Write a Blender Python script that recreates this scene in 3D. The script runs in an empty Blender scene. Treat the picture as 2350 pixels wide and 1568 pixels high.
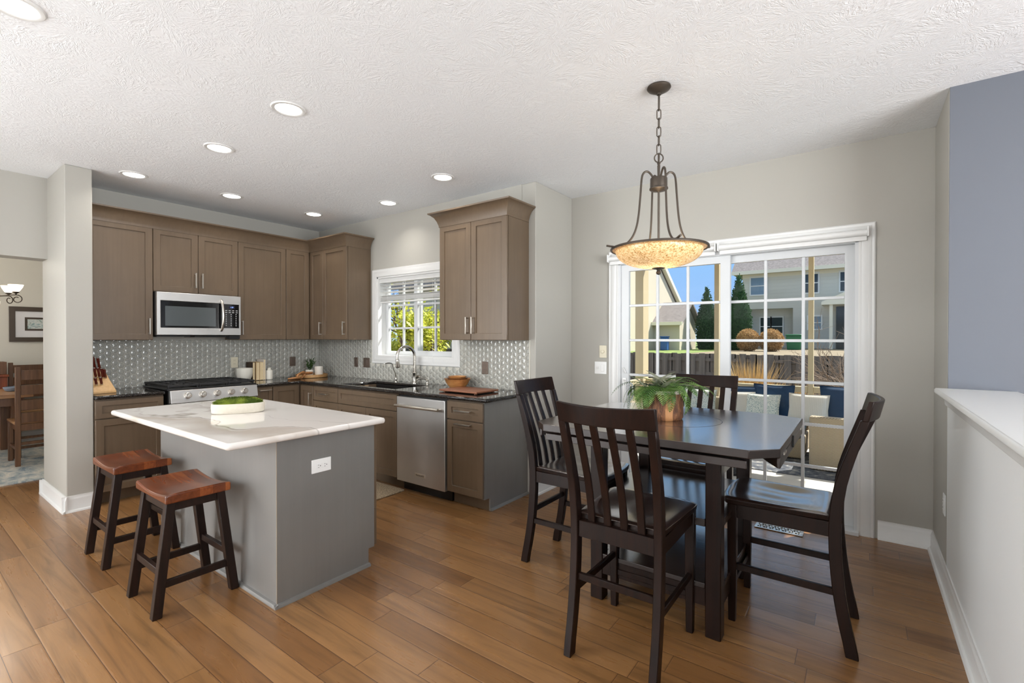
import bpy, bmesh, math, random
from mathutils import Vector, Matrix, noise
random.seed(7)
R = math.radians
PI = math.pi
S = bpy.context.scene
C = S.collection

# ---------------------------------------------------------------- camera
cd = bpy.data.cameras.new('camera')
cd.sensor_width = 36.0
cd.lens = 1091.03 / 2350 * 36.0
cd.clip_start = 0.05
cd.clip_end = 300
cam = bpy.data.objects.new('camera', cd)
cam.location = (5.7015, -3.5156, 1.396)
cam.rotation_euler = (R(90 - 0.4283), 0, R(36.2845))
C.objects.link(cam)
S.camera = cam

# ---------------------------------------------------------------- exposure, sky, sun, large lights
S.view_settings.view_transform = 'Standard'
S.view_settings.look = 'None'
S.view_settings.exposure = 0.0
S.view_settings.gamma = 1.0
S.view_settings.use_curve_mapping = False
S.cycles.max_bounces = 8
S.cycles.diffuse_bounces = 4
S.cycles.glossy_bounces = 4
S.cycles.transmission_bounces = 4
S.cycles.transparent_max_bounces = 12
S.cycles.caustics_reflective = False
S.cycles.caustics_refractive = False
S.cycles.sample_clamp_indirect = 6.0
S.cycles.use_denoising = True

w = bpy.data.worlds.new('sky')
S.world = w
w.use_nodes = True
nt = w.node_tree
bg = nt.nodes['Background']
geo = nt.nodes.new('ShaderNodeTexCoord')
sep = nt.nodes.new('ShaderNodeSeparateXYZ')
rmp = nt.nodes.new('ShaderNodeValToRGB')
nt.links.new(geo.outputs['Generated'], sep.inputs[0])
nt.links.new(sep.outputs[2], rmp.inputs[0])
cr = rmp.color_ramp
for p_, c_ in ((0.0, (0.58, 0.78, 0.98, 1)), (0.06, (0.42, 0.70, 1.0, 1)), (0.25, (0.28, 0.56, 0.95, 1)), (1.0, (0.30, 0.50, 0.86, 1))):
    e_ = cr.elements.new(p_) if p_ not in (0.0, 1.0) else cr.elements[int(p_)]
    e_.color = c_
nt.links.new(rmp.outputs[0], bg.inputs[0])
bg.inputs[1].default_value = 1.15

SUN_DIR = Vector((0.57, 0.82, 1.2)).normalized()
sd = bpy.data.lights.new('sun', 'SUN')
sd.energy = 9.0
sd.angle = R(0.53)
sd.color = (1.0, 0.95, 0.87)
sun = bpy.data.objects.new('sun', sd)
sun.rotation_euler = SUN_DIR.to_track_quat('Z', 'Y').to_euler()
sun.location = (8, 12, 14)
C.objects.link(sun)

def area(name, loc, target, sx, sy, power, col=(1, 1, 1), spread=180):
    l = bpy.data.lights.new(name, 'AREA')
    l.shape = 'RECTANGLE'
    l.size = sx
    l.size_y = sy
    l.energy = power
    l.color = col
    l.spread = R(spread)
    o = bpy.data.objects.new(name, l)
    o.location = loc
    d = Vector(target) - Vector(loc)
    o.rotation_euler = d.to_track_quat('-Z', 'Y').to_euler()
    C.objects.link(o)
    return o

# added unseen fill lamps that brighten the room; no windows stand there
area('added_fill_back', (2.6, -8.8, 1.25), (2.6, -3.0, 2.9), 7.0, 2.4, 50, (0.95, 0.975, 1.0))
area('added_fill_stair', (9.4, -2.7, 1.6), (2.5, -2.2, 2.2), 4.6, 2.3, 500, (0.95, 0.975, 1.0))  # added fill for the right-facing cabinet and island sides
area('added_fill_hall', (0.06, -7.1, 1.45), (6.0, -6.9, 1.5), 3.4, 2.4, 380, (0.95, 0.975, 1.0))  # added fill for the left-facing right wall and half wall
# added lamp aimed at the made-up pale floor sheet, bouncing light upwards
area('added_fill_bounce', (2.4, -8.85, 2.1), (2.4, -6.3, 0.0), 6.0, 1.7, 120, (0.95, 0.975, 1.0), 100)
# added unseen lamp brightening the dining room; no window there
area('added_fill_dining', (-3.0, -5.9, 1.5), (-3.0, -2.0, 1.6), 0.8, 1.6, 40, (1.0, 0.98, 0.95), 110)

# ---------------------------------------------------------------- helpers
def srgb(r, g, b):
    def f(v):
        v /= 255.0
        return v / 12.92 if v <= 0.04045 else ((v + 0.055) / 1.055) ** 2.4
    return (f(r), f(g), f(b), 1.0)

class NT:
    def __init__(s, name, rough=0.5, metal=0.0, spec=0.5):
        s.m = bpy.data.materials.new(name)
        s.m.use_nodes = True
        s.t = s.m.node_tree
        s.b = s.t.nodes['Principled BSDF']
        s.b.inputs['Roughness'].default_value = rough
        s.b.inputs['Metallic'].default_value = metal
        s.b.inputs['Specular IOR Level'].default_value = spec
        s.out = s.t.nodes['Material Output']
        s._co = None
    def n(s, typ, ins=None, **at):
        nd = s.t.nodes.new('ShaderNode' + typ)
        for k, v in at.items():
            setattr(nd, k, v)
        for k, v in (ins or {}).items():
            s.put(nd.inputs[k], v)
        return nd
    def put(s, sock, v):
        if isinstance(v, bpy.types.NodeSocket):
            s.t.links.new(v, sock)
        else:
            sock.default_value = v
    def co(s):
        if s._co is None:
            s._co = s.n('TexCoord').outputs['Object']
        return s._co
    def scaled(s, sx, sy, sz, src=None):
        return s.n('VectorMath', {0: src or s.co(), 1: (sx, sy, sz)}, operation='MULTIPLY').outputs[0]
    def math(s, op, a, b=0.0, c=0.0):
        nd = s.n('Math', operation=op)
        s.put(nd.inputs[0], a); s.put(nd.inputs[1], b); s.put(nd.inputs[2], c)
        return nd.outputs[0]
    def xyz(s, v):
        return s.n('SeparateXYZ', {0: v}).outputs
    def comb(s, x, y, z):
        return s.n('CombineXYZ', {0: x, 1: y, 2: z}).outputs[0]
    def noise(s, vec, scale, detail=3, rough=0.5, dist=0.0):
        return s.n('TexNoise', {'Vector': vec, 'Scale': scale, 'Detail': detail, 'Roughness': rough, 'Distortion': dist}).outputs[0]
    def ramp(s, fac, stops, interp='LINEAR'):
        nd = s.n('ValToRGB', {0: fac})
        cr = nd.color_ramp
        cr.interpolation = interp
        while len(cr.elements) < len(stops):
            cr.elements.new(0.5)
        for e, (p, col) in zip(cr.elements, stops):
            e.position = p
            e.color = col
        return nd.outputs[0]
    def mix(s, f, a, b, mode='MIX'):
        nd = s.n('Mix', data_type='RGBA', blend_type=mode)
        s.put(nd.inputs[0], f); s.put(nd.inputs[6], a); s.put(nd.inputs[7], b)
        return nd.outputs[2]
    def color(s, v):
        s.put(s.b.inputs['Base Color'], v); return s
    def rough(s, v):
        s.put(s.b.inputs['Roughness'], v); return s
    def bump(s, h, strength=0.3, dist=0.01, prev=None):
        nd = s.n('Bump', {'Strength': strength, 'Distance': dist, 'Height': h})
        if prev is not None:
            s.put(nd.inputs['Normal'], prev)
        s.put(s.b.inputs['Normal'], nd.outputs[0])
        return nd.outputs[0]

G = lambda v: (v, v, v, 1.0)
def plain(name, col, rough=0.5, metal=0.0, spec=0.5, var=0.0, vs=6.0):
    k = NT(name, rough, metal, spec)
    if var:
        f = k.noise(k.co(), vs, 4)
        a = tuple(x * (1 - var) for x in col[:3]) + (1,)
        b = tuple(min(1, x * (1 + var)) for x in col[:3]) + (1,)
        k.color(k.ramp(f, [(0.3, a), (0.7, b)]))
    else:
        k.color(col)
    return k.m

def grain(name, dark, light, rough=0.4, axis='Z', scale=1.0, bump=0.05, spec=0.5, contrast=(0.3, 0.7), blotch=0.0):
    k = NT(name, rough, 0, spec)
    lo, hi = 1.6 * scale, 38 * scale
    s = {'X': (lo, hi, hi), 'Y': (hi, lo, hi), 'Z': (hi, hi, lo)}[axis]
    f = k.noise(k.scaled(*s), 1.0, 4, 0.6, 0.4)
    if blotch:
        f2 = k.noise(k.co(), 3.5 * scale, 3)
        f = k.math('ADD', k.math('MULTIPLY', f, 1 - blotch), k.math('MULTIPLY', f2, blotch))
    k.color(k.ramp(f, [(contrast[0], dark), (contrast[1], light)]))
    if bump:
        k.bump(f, bump, 0.003)
    return k.m

M = {}
def paint(name, col, rough=0.55, bump=0.03):
    k = NT(name, rough, 0, 0.35)
    f = k.noise(k.co(), 1.3, 2)
    a = tuple(x * 0.975 for x in col[:3]) + (1,)
    k.color(k.ramp(f, [(0.3, a), (0.7, col)]))
    k.bump(k.noise(k.co(), 160, 2), bump, 0.002)
    return k.m

M['wall'] = paint('greige wall paint', srgb(175, 172, 164))
M['wall_dining'] = paint('pale cream wall paint', srgb(214, 211, 200))
M['wall_blue'] = paint('blue grey wall paint', srgb(99, 103, 111))
M['wall_light'] = paint('light grey wall paint', srgb(226, 227, 226))
M['white'] = plain('white trim enamel', srgb(222, 222, 220), 0.3)
M['white_plastic'] = plain('white plastic', srgb(236, 236, 234), 0.35)
M['ivory'] = plain('ivory plastic', srgb(222, 214, 190), 0.4)
M['vinyl'] = plain('white vinyl frame', srgb(208, 210, 211), 0.35)

# ceiling with stomped crow's foot texture
k = NT('stomp textured ceiling paint', 0.75, 0, 0.2)
k.color(srgb(238, 240, 242))
co = k.co()
hs = None
for sc, off in ((3.6, 0.0), (3.1, 0.37)):
    p = k.n('VectorMath', {0: k.scaled(sc, sc, 0), 1: (off * 7.3, off * 3.1, 0)}, operation='ADD').outputs[0]
    p = k.n('VectorMath', {0: p, 1: k.n('VectorMath', {0: k.n('TexNoise', {'Vector': co, 'Scale': 5.0}).outputs[1], 1: (0.35, 0.35, 0)}, operation='MULTIPLY').outputs[0]}, operation='ADD').outputs[0]
    vo = k.n('TexVoronoi', {'Vector': p, 'Scale': 1.0}, voronoi_dimensions='2D')
    d = k.n('VectorMath', {0: p, 1: vo.outputs['Position']}, operation='SUBTRACT').outputs[0]
    x, y, z = k.xyz(d)
    an = k.math('ARCTAN2', y, x)
    ve = k.comb(k.math('MULTIPLY', k.math('COSINE', an), 4.2), k.math('MULTIPLY', k.math('SINE', an), 4.2), k.math('MULTIPLY', vo.outputs['Distance'], 2.6))
    ve = k.n('VectorMath', {0: ve, 1: k.n('VectorMath', {0: vo.outputs['Color'], 1: (9, 9, 9)}, operation='MULTIPLY').outputs[0]}, operation='ADD').outputs[0]
    st = k.noise(ve, 1.6, 3, 0.6)
    st = k.ramp(st, [(0.46, G(0)), (0.56, G(1)), (0.66, G(0))])
    mk = k.ramp(vo.outputs['Distance'], [(0.02, G(0.3)), (0.12, G(1)), (0.62, G(0.9)), (0.8, G(0))])
    hh = k.math('MULTIPLY', st, mk)
    hs = hh if hs is None else k.math('MAXIMUM', hs, hh)
bn = k.bump(hs, 0.27, 0.010)
k.bump(k.noise(co, 70, 3), 0.08, 0.004, bn)
M['ceiling'] = k.m

# hand scraped plank floor, planks along X
k = NT('hand scraped hickory plank floor', 0.3, 0, 0.35)
co = k.co()
x, y, z = k.xyz(co)
row = k.math('FLOOR', k.math('DIVIDE', y, 0.125))
rnd = k.n('TexWhiteNoise', {'W': row}, noise_dimensions='1D').outputs[0]
xs = k.math('ADD', x, k.math('MULTIPLY', rnd, 7.0))
col = k.math('FLOOR', k.math('DIVIDE', xs, 1.15))
pid = k.n('TexWhiteNoise', {'Vector': k.comb(row, col, 0.0)}, noise_dimensions='2D')
v = pid.outputs[0]
gv = k.n('VectorMath', {0: k.scaled(1.3, 17, 17), 1: k.n('VectorMath', {0: pid.outputs[1], 1: (23, 23, 23)}, operation='MULTIPLY').outputs[0]}, operation='ADD').outputs[0]
g1 = k.noise(gv, 1.0, 5, 0.6, 0.9)
g2 = k.noise(gv, 0.35, 3, 0.5, 0.4)
tone = k.ramp(v, [(0.0, srgb(121, 83, 47)), (0.35, srgb(136, 96, 57)), (0.7, srgb(149, 109, 68)), (1.0, srgb(128, 90, 52))])
dk = k.ramp(g1, [(0.30, G(0.62)), (0.5, G(0.96)), (0.75, G(1.12))])
c1 = k.mix(1.0, tone, dk, 'MULTIPLY')
knot = k.ramp(g2, [(0.22, G(0.45)), (0.34, G(1.0))])
c1 = k.mix(0.8, c1, knot, 'MULTIPLY')
fy = k.math('FRACT', k.math('DIVIDE', y, 0.125))
ey = k.math('MINIMUM', fy, k.math('SUBTRACT', 1.0, fy))
fx = k.math('FRACT', k.math('DIVIDE', xs, 1.15))
ex = k.math('MULTIPLY', k.math('MINIMUM', fx, k.math('SUBTRACT', 1.0, fx)), 9.2)
e = k.math('MINIMUM', ey, ex)
gap = k.ramp(e, [(0.004, G(0.0)), (0.016, G(1.0))])
c2 = k.mix(gap, srgb(70, 44, 28), c1)
k.color(c2)
hgt = k.math('ADD', k.math('MULTIPLY', g1, 0.45), k.math('MULTIPLY', k.noise(k.scaled(3, 9, 9), 1.0, 2), 0.9))
hgt = k.math('ADD', hgt, k.math('MULTIPLY', k.ramp(e, [(0.0, G(0)), (0.05, G(1))]), 0.35))
k.bump(hgt, 0.35, 0.006)
k.rough(k.ramp(g1, [(0.3, G(0.36)), (0.7, G(0.25))]))
k.b.inputs['Coat Weight'].default_value = 0.5; k.b.inputs['Coat Roughness'].default_value = 0.2; k.b.inputs['Coat IOR'].default_value = 1.6
M['floor'] = k.m
M['bounce_sheet'] = plain('added pale bounce surface', srgb(238, 238, 238), 0.95, 0, 0.2, 0.04, 40)  # made-up pale surface that throws lamp light up at the ceiling

M['cab'] = grain('taupe stained maple', srgb(92, 77, 61), srgb(112, 94, 75), 0.36, 'Z', 1.0, 0.02, 0.5, (0.2, 0.8), 0.45)
M['cab_in'] = plain('dark cabinet gap', srgb(38, 32, 28), 0.7)
M['island'] = grain('stained maple greyed by daylight', srgb(112, 110, 107), srgb(126, 124, 121), 0.42, 'Z', 0.8, 0.01, 0.5, (0.2, 0.8), 0.65)  # same stain as the cabinets, cool door daylight put into the grey
b_ = M['island'].node_tree.nodes['Principled BSDF']; b_.inputs['Coat Weight'].default_value = 0.4; b_.inputs['Coat Roughness'].default_value = 0.3
M['nickel'] = plain('brushed nickel', srgb(205, 200, 192), 0.28, 1.0)
M['chrome'] = plain('satin nickel faucet', srgb(190, 186, 178), 0.2, 1.0)

k = NT('stainless steel', 0.42, 0.92)
f = k.noise(k.co(), 3, 2)
k.color(k.ramp(f, [(0.3, srgb(196, 195, 193)), (0.7, srgb(206, 205, 203))]))
M['steel'] = k.m
M['black'] = plain('black enamel', srgb(20, 20, 21), 0.35)
M['black_glass'] = plain('black glass', srgb(16, 17, 19), 0.06)
M['mw_glass'] = plain('grey microwave window', srgb(92, 98, 100), 0.12, 0.3)
M['iron'] = plain('cast iron', srgb(34, 33, 33), 0.6)
M['display'] = NT('lit blue display', 0.3).color(srgb(18, 22, 50)).m
k = NT('lit display digits', 0.3)
k.color(srgb(150, 180, 255)); k.put(k.b.inputs['Emission Color'], srgb(150, 185, 255)); k.b.inputs['Emission Strength'].default_value = 1.2
M['digits'] = k.m
M['key'] = plain('pale keypad print', srgb(190, 190, 190), 0.5)

k = NT('black speckled granite', 0.07, 0, 0.5)
f = k.n('TexVoronoi', {'Vector': k.co(), 'Scale': 170.0}).outputs['Color']
f1 = k.xyz(f)[0]
k.color(k.ramp(f1, [(0.0, srgb(28, 26, 26)), (0.78, srgb(40, 37, 35)), (0.92, srgb(54, 49, 45)), (1.0, srgb(70, 64, 58))]))
M['granite'] = k.m

k = NT('white veined quartz', 0.08, 0, 0.5)
co = k.co()
wv = k.noise(co, 1.6, 4, 0.6)
p = k.n('VectorMath', {0: k.scaled(0.4, 1.5, 1.0), 1: k.n('VectorMath', {0: k.n('TexNoise', {'Vector': co, 'Scale': 2.1, 'Detail': 4.0}).outputs[1], 1: (0.55, 0.55, 0.55)}, operation='MULTIPLY').outputs[0]}, operation='ADD').outputs[0]
vn = k.noise(p, 1.35, 2, 0.45)
thin = k.ramp(vn, [(0.488, G(0)), (0.498, G(1)), (0.502, G(1)), (0.512, G(0))])
wide = k.ramp(vn, [(0.50, G(0)), (0.53, G(1)), (0.60, G(0.5)), (0.64, G(0))])
br = k.ramp(k.noise(co, 1.1, 1), [(0.42, G(0)), (0.58, G(1))])
c = k.mix(k.math('MULTIPLY', k.math('MULTIPLY', wide, br), 0.75), srgb(226, 221, 216), srgb(184, 172, 158))
c = k.mix(k.math('MULTIPLY', thin, k.math('ADD', 0.22, k.math('MULTIPLY', br, 0.5))), c, srgb(132, 120, 108))
k.color(c)
M['quartz'] = k.m

k = NT('glazed grey leaf tile', 0.12, 0, 0.6)
f = k.noise(k.co(), 9, 2)
k.color(k.ramp(f, [(0.3, srgb(160, 160, 153)), (0.7, srgb(173, 172, 164))]))
M['tile'] = k.m
M['grout'] = plain('pale grout', srgb(204, 201, 190), 0.8)
M['wear'] = plain('worn bare wood edge', srgb(150, 138, 122), 0.7)

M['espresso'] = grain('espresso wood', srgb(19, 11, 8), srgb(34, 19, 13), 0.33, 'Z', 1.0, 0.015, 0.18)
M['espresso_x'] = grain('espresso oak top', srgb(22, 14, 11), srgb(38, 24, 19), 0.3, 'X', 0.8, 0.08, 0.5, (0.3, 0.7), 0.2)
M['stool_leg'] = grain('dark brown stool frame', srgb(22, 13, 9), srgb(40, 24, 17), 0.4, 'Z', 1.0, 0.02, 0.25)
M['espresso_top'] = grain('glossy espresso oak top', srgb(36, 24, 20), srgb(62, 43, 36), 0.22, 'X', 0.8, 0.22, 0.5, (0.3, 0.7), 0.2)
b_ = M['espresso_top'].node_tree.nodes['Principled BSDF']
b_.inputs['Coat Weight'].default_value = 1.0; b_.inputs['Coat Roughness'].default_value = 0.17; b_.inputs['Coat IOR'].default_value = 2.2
k = NT('reddish rubberwood seat', 0.25, 0, 0.5)
x, y, z = k.xyz(k.co())
st = k.math('FLOOR', k.math('DIVIDE', y, 0.062))
vv = k.n('TexWhiteNoise', {'W': st}, noise_dimensions='1D').outputs[0]
gg = k.noise(k.scaled(2.5, 30, 30), 1.0, 4, 0.6, 0.8)
f = k.math('ADD', k.math('MULTIPLY', vv, 0.45), k.math('MULTIPLY', gg, 0.55))
k.color(k.ramp(f, [(0.2, srgb(78, 38, 20)), (0.5, srgb(122, 62, 30)), (0.8, srgb(156, 90, 46))]))
M['stool_seat'] = k.m
M['bronze'] = plain('oil rubbed bronze', srgb(86, 78, 70), 0.42, 0.7)

# amber speckled glass bowl, lit from inside
k = NT('amber speckled glass, lit', 0.2)
sp = k.noise(k.scaled(1, 1, 1), 120, 3, 0.7)
sp2 = k.noise(k.co(), 26, 2)
f = k.math('ADD', k.math('MULTIPLY', sp, 0.8), k.math('MULTIPLY', sp2, 0.2))
cc = k.ramp(f, [(0.36, srgb(146, 102, 58)), (0.46, srgb(222, 182, 126)), (0.58, srgb(246, 224, 184))])
k.color(cc)
tr = k.n('BsdfTranslucent', {'Color': cc})
ms = k.n('MixShader', {0: 0.45, 1: k.b.outputs[0], 2: tr.outputs[0]})
k.put(k.out.inputs[0], ms.outputs[0])
M['amber'] = k.m

k = NT('clear window glass', 0.0)
tp = k.n('BsdfTransparent', {'Color': (0.97, 0.985, 0.98, 1)})
gl = k.n('BsdfGlossy', {'Color': (1, 1, 1, 1), 'Roughness': 0.01})
fr = k.n('LayerWeight', {'Blend': 0.5}).outputs['Facing']
fr = k.math('ADD', 0.002, k.math('MULTIPLY', k.math('POWER', fr, 4.5), 0.45))
k.put(k.out.inputs[0], k.n('MixShader', {0: fr, 1: tp.outputs[0], 2: gl.outputs[0]}).outputs[0])
M['glass'] = k.m

def emit(name, col, st):
    k = NT(name, 0.4)
    k.color(col)
    k.put(k.b.inputs['Emission Color'], col)
    k.b.inputs['Emission Strength'].default_value = st
    return k.m
M['lens'] = emit('lit lamp lens', (1.0, 0.96, 0.9, 1), 6.0)
M['shade_lit'] = emit('lit frosted shade', (1.0, 0.9, 0.74, 1), 1.6)

M['maple'] = grain('pale beech wood', srgb(205, 160, 104), srgb(224, 182, 126), 0.4, 'Z', 1.0, 0.02)
M['tray'] = grain('blond tray wood', srgb(176, 130, 80), srgb(204, 160, 108), 0.45, 'X', 1.0, 0.03)
M['chainwood'] = grain('tan wooden chain', srgb(150, 100, 58), srgb(186, 132, 84), 0.5, 'X', 1.0, 0.03)
M['bowlwood'] = grain('orange brown turned wood', srgb(164, 106, 56), srgb(206, 150, 92), 0.35, 'X', 0.6, 0.02)
M['darkbowl'] = grain('brown turned wood', srgb(96, 58, 34), srgb(140, 88, 52), 0.4, 'X', 0.6, 0.02)
M['board'] = grain('reddish brown board wood', srgb(122, 74, 50), srgb(158, 102, 72), 0.45, 'X', 1.0, 0.03)
M['ceramic'] = plain('cream ceramic', srgb(226, 222, 210), 0.35)
M['ceramic_matte'] = plain('stone white ceramic', srgb(208, 201, 186), 0.7, 0, 0.4, 0.04, 60)
M['candle'] = plain('ivory ceramic cylinder', srgb(228, 222, 210), 0.5)
M['knife'] = plain('red brown knife handle', srgb(96, 40, 30), 0.25)
M['pewter'] = plain('bronze wall plate', srgb(112, 98, 88), 0.4, 0.5)
M['soil'] = plain('dark soil', srgb(44, 34, 26), 0.9)

def leafmat(name, a, b, rough=0.5):
    k = NT(name, rough, 0, 0.4)
    f = k.noise(k.co(), 14, 3)
    cc = k.ramp(f, [(0.35, a), (0.65, b)])
    k.color(cc)
    tr = k.n('BsdfTranslucent', {'Color': cc})
    k.put(k.out.inputs[0], k.n('MixShader', {0: 0.3, 1: k.b.outputs[0], 2: tr.outputs[0]}).outputs[0])
    return k.m
M['leaf'] = leafmat('fern green leaf', srgb(66, 104, 44), srgb(128, 164, 84))
M['leaf_dark'] = leafmat('dark green leaf', srgb(44, 74, 38), srgb(96, 128, 72))
M['leaf_grey'] = leafmat('grey green leaf', srgb(92, 104, 82), srgb(168, 172, 148))
M['moss'] = leafmat('green moss', srgb(66, 86, 20), srgb(132, 148, 52), 0.9)
M['leaf_spring'] = leafmat('yellow green spring leaf', srgb(150, 164, 40), srgb(224, 220, 96))
M['arbor'] = leafmat('dark evergreen foliage', srgb(30, 62, 36), srgb(62, 102, 58), 0.8)
M['drygrass'] = plain('dry straw grass', srgb(206, 176, 126), 0.8, 0, 0.3, 0.15, 20)
M['drybush'] = leafmat('dry tan shrub', srgb(150, 118, 78), srgb(206, 172, 122), 0.8)
M['twig'] = plain('grey brown twigs', srgb(140, 122, 106), 0.8)
M['bark_tree'] = plain('brown tree bark', srgb(92, 76, 62), 0.9, 0, 0.3, 0.2, 12)
k = NT('rough tree bark with bare strip', 0.6)
f = k.noise(k.scaled(60, 60, 14), 1.0, 5, 0.7, 0.6)
bc = k.ramp(f, [(0.32, srgb(40, 24, 16)), (0.5, srgb(104, 66, 42)), (0.68, srgb(156, 106, 70))])
x, y, z = k.xyz(k.co())
an = k.math('ARCTAN2', y, x)
stp = k.math('ADD', an, k.math('MULTIPLY', k.noise(k.co(), 14, 2), 0.25))
bare = k.ramp(k.math('ABSOLUTE', k.math('SUBTRACT', stp, -0.78)), [(0.17, G(1)), (0.22, G(0))])
k.color(k.mix(bare, bc, srgb(190, 136, 88)))
k.bump(f, 0.8, 0.006)
M['bark'] = k.m

def weave(name, a, b, sx=70.0):
    k = NT(name, 0.6)
    x, y, z = k.xyz(k.co())
    h = k.math('ADD', x, y)
    wa = k.math('SINE', k.math('MULTIPLY', h, sx * 3.0))
    wb = k.math('SINE', k.math('MULTIPLY', z, sx * 6.0))
    f = k.math('MULTIPLY', wa, wb)
    f = k.math('ADD', k.math('MULTIPLY', f, 0.5), 0.5)
    k.color(k.ramp(f, [(0.2, a), (0.8, b)]))
    k.bump(f, 0.6, 0.006)
    return k.m
M['wicker'] = weave('tan wicker', srgb(132, 116, 94), srgb(200, 184, 158), 75)
M['wicker_dark'] = weave('black wicker', srgb(34, 34, 36), srgb(70, 70, 72), 60)
M['navy'] = plain('navy cushion fabric', srgb(42, 66, 96), 0.8, 0, 0.3, 0.08, 30)
M['teal'] = plain('slate blue seat fabric', srgb(84, 120, 144), 0.8, 0, 0.3, 0.06, 30)
k = NT('white woven fabric', 0.9)
f = k.n('TexWave', {'Vector': k.co(), 'Scale': 40.0, 'Distortion': 1.0}).outputs[1]
k.color(k.ramp(f, [(0.2, srgb(196, 188, 176)), (0.8, srgb(240, 236, 228))]))
M['white_fabric'] = k.m
k = NT('teal scroll print fabric', 0.9)
f = k.noise(k.co(), 24, 2, 0.5, 3.0)
k.color(k.ramp(f, [(0.45, srgb(238, 238, 230)), (0.5, srgb(70, 128, 136)), (0.56, srgb(238, 238, 230))]))
M['print_fabric'] = k.m
M['concrete'] = plain('pale concrete', srgb(206, 200, 192), 0.85, 0, 0.3, 0.06, 5)
k = NT('dark mottled outdoor rug', 0.95)
f = k.noise(k.co(), 9, 5, 0.7)
k.color(k.ramp(f, [(0.4, srgb(62, 66, 76)), (0.56, srgb(104, 106, 112)), (0.62, srgb(160, 156, 148))]))
M['rug_out'] = k.m
k = NT('faded blue grey rug', 0.95)
f = k.noise(k.scaled(3, 6, 1), 1.6, 6, 0.7, 0.5)
k.color(k.ramp(f, [(0.32, srgb(104, 124, 138)), (0.5, srgb(178, 180, 174)), (0.62, srgb(206, 200, 186))]))
M['rug_din'] = k.m
k = NT('grey speckled kitchen mat', 0.95)
f = k.noise(k.co(), 90, 2)
k.color(k.ramp(f, [(0.4, srgb(120, 104, 84)), (0.6, srgb(170, 152, 126))]))
M['mat'] = k.m
k = NT('lawn grass', 0.9)
f = k.noise(k.co(), 7, 5, 0.7)
k.color(k.ramp(f, [(0.35, srgb(92, 110, 52)), (0.65, srgb(130, 150, 74))]))
M['lawn'] = k.m
M['mulch'] = plain('tan dormant garden bed', srgb(138, 126, 107), 0.95, 0, 0.2, 0.25, 4)
M['fence'] = grain('weathered dark fence wood', srgb(84, 78, 74), srgb(120, 112, 106), 0.85, 'Z', 0.4, 0.1)
M['beige'] = plain('beige painted porch wood', srgb(212, 196, 160), 0.5)
k = NT('grey beige lap siding', 0.7)
z = k.xyz(k.co())[2]
fz = k.math('FRACT', k.math('DIVIDE', z, 0.2))
k.color(srgb(214, 213, 208))
k.bump(fz, 1.0, 0.08)
M['siding'] = k.m
M['cream'] = plain('cream house siding', srgb(210, 199, 179), 0.7)
k = NT('asphalt shingles', 0.9)
f = k.noise(k.scaled(3, 3, 8), 3.0, 4, 0.7)
k.color(k.ramp(f, [(0.35, srgb(116, 108, 108)), (0.65, srgb(152, 144, 142))]))
M['shingle'] = k.m
M['housetrim'] = plain('pale house trim', srgb(232, 226, 208), 0.6)
M['pane'] = plain('blue grey window pane', srgb(120, 142, 160), 0.1)
M['pane_dark'] = plain('dark window pane', srgb(52, 62, 66), 0.1)
M['green_bin'] = plain('green plastic bin', srgb(40, 110, 70), 0.5)
M['blue_bin'] = plain('blue plastic bin', srgb(40, 90, 160), 0.5)
M['dining_wood'] = grain('walnut brown wood', srgb(82, 54, 34), srgb(118, 82, 54), 0.4, 'Z', 1.0, 0.03)
M['dining_top'] = grain('honey brown table wood', srgb(140, 100, 66), srgb(182, 140, 98), 0.35, 'Y', 1.0, 0.03)
M['cherry'] = grain('red brown cherry wood', srgb(112, 52, 26), srgb(150, 78, 42), 0.35, 'Z', 1.0, 0.02)
M['pic_frame'] = plain('dark brown picture frame', srgb(70, 58, 46), 0.4)
M['mat_board'] = plain('white mat board', srgb(228, 228, 230), 0.8)
k = NT('abstract sea print', 0.7)
f = k.noise(k.co(), 12, 4, 0.6, 1.5)
k.color(k.ramp(f, [(0.3, srgb(60, 58, 60)), (0.42, srgb(150, 176, 178)), (0.52, srgb(214, 218, 214)), (0.66, srgb(120, 150, 140)), (0.8, srgb(70, 66, 60))]))
M['print'] = k.m
M['paper'] = plain('cream page edges', srgb(226, 206, 166), 0.8, 0, 0.3, 0.06, 40)
M['book_dark'] = plain('dark brown book cloth', srgb(60, 44, 32), 0.7)
M['book_tan'] = plain('tan book cloth', srgb(168, 132, 84), 0.7)
M['book_white'] = plain('off white book cloth', srgb(222, 214, 206), 0.7)
M['pewter_bowl'] = plain('grey blue enamel dish', srgb(120, 132, 148), 0.4)

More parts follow.
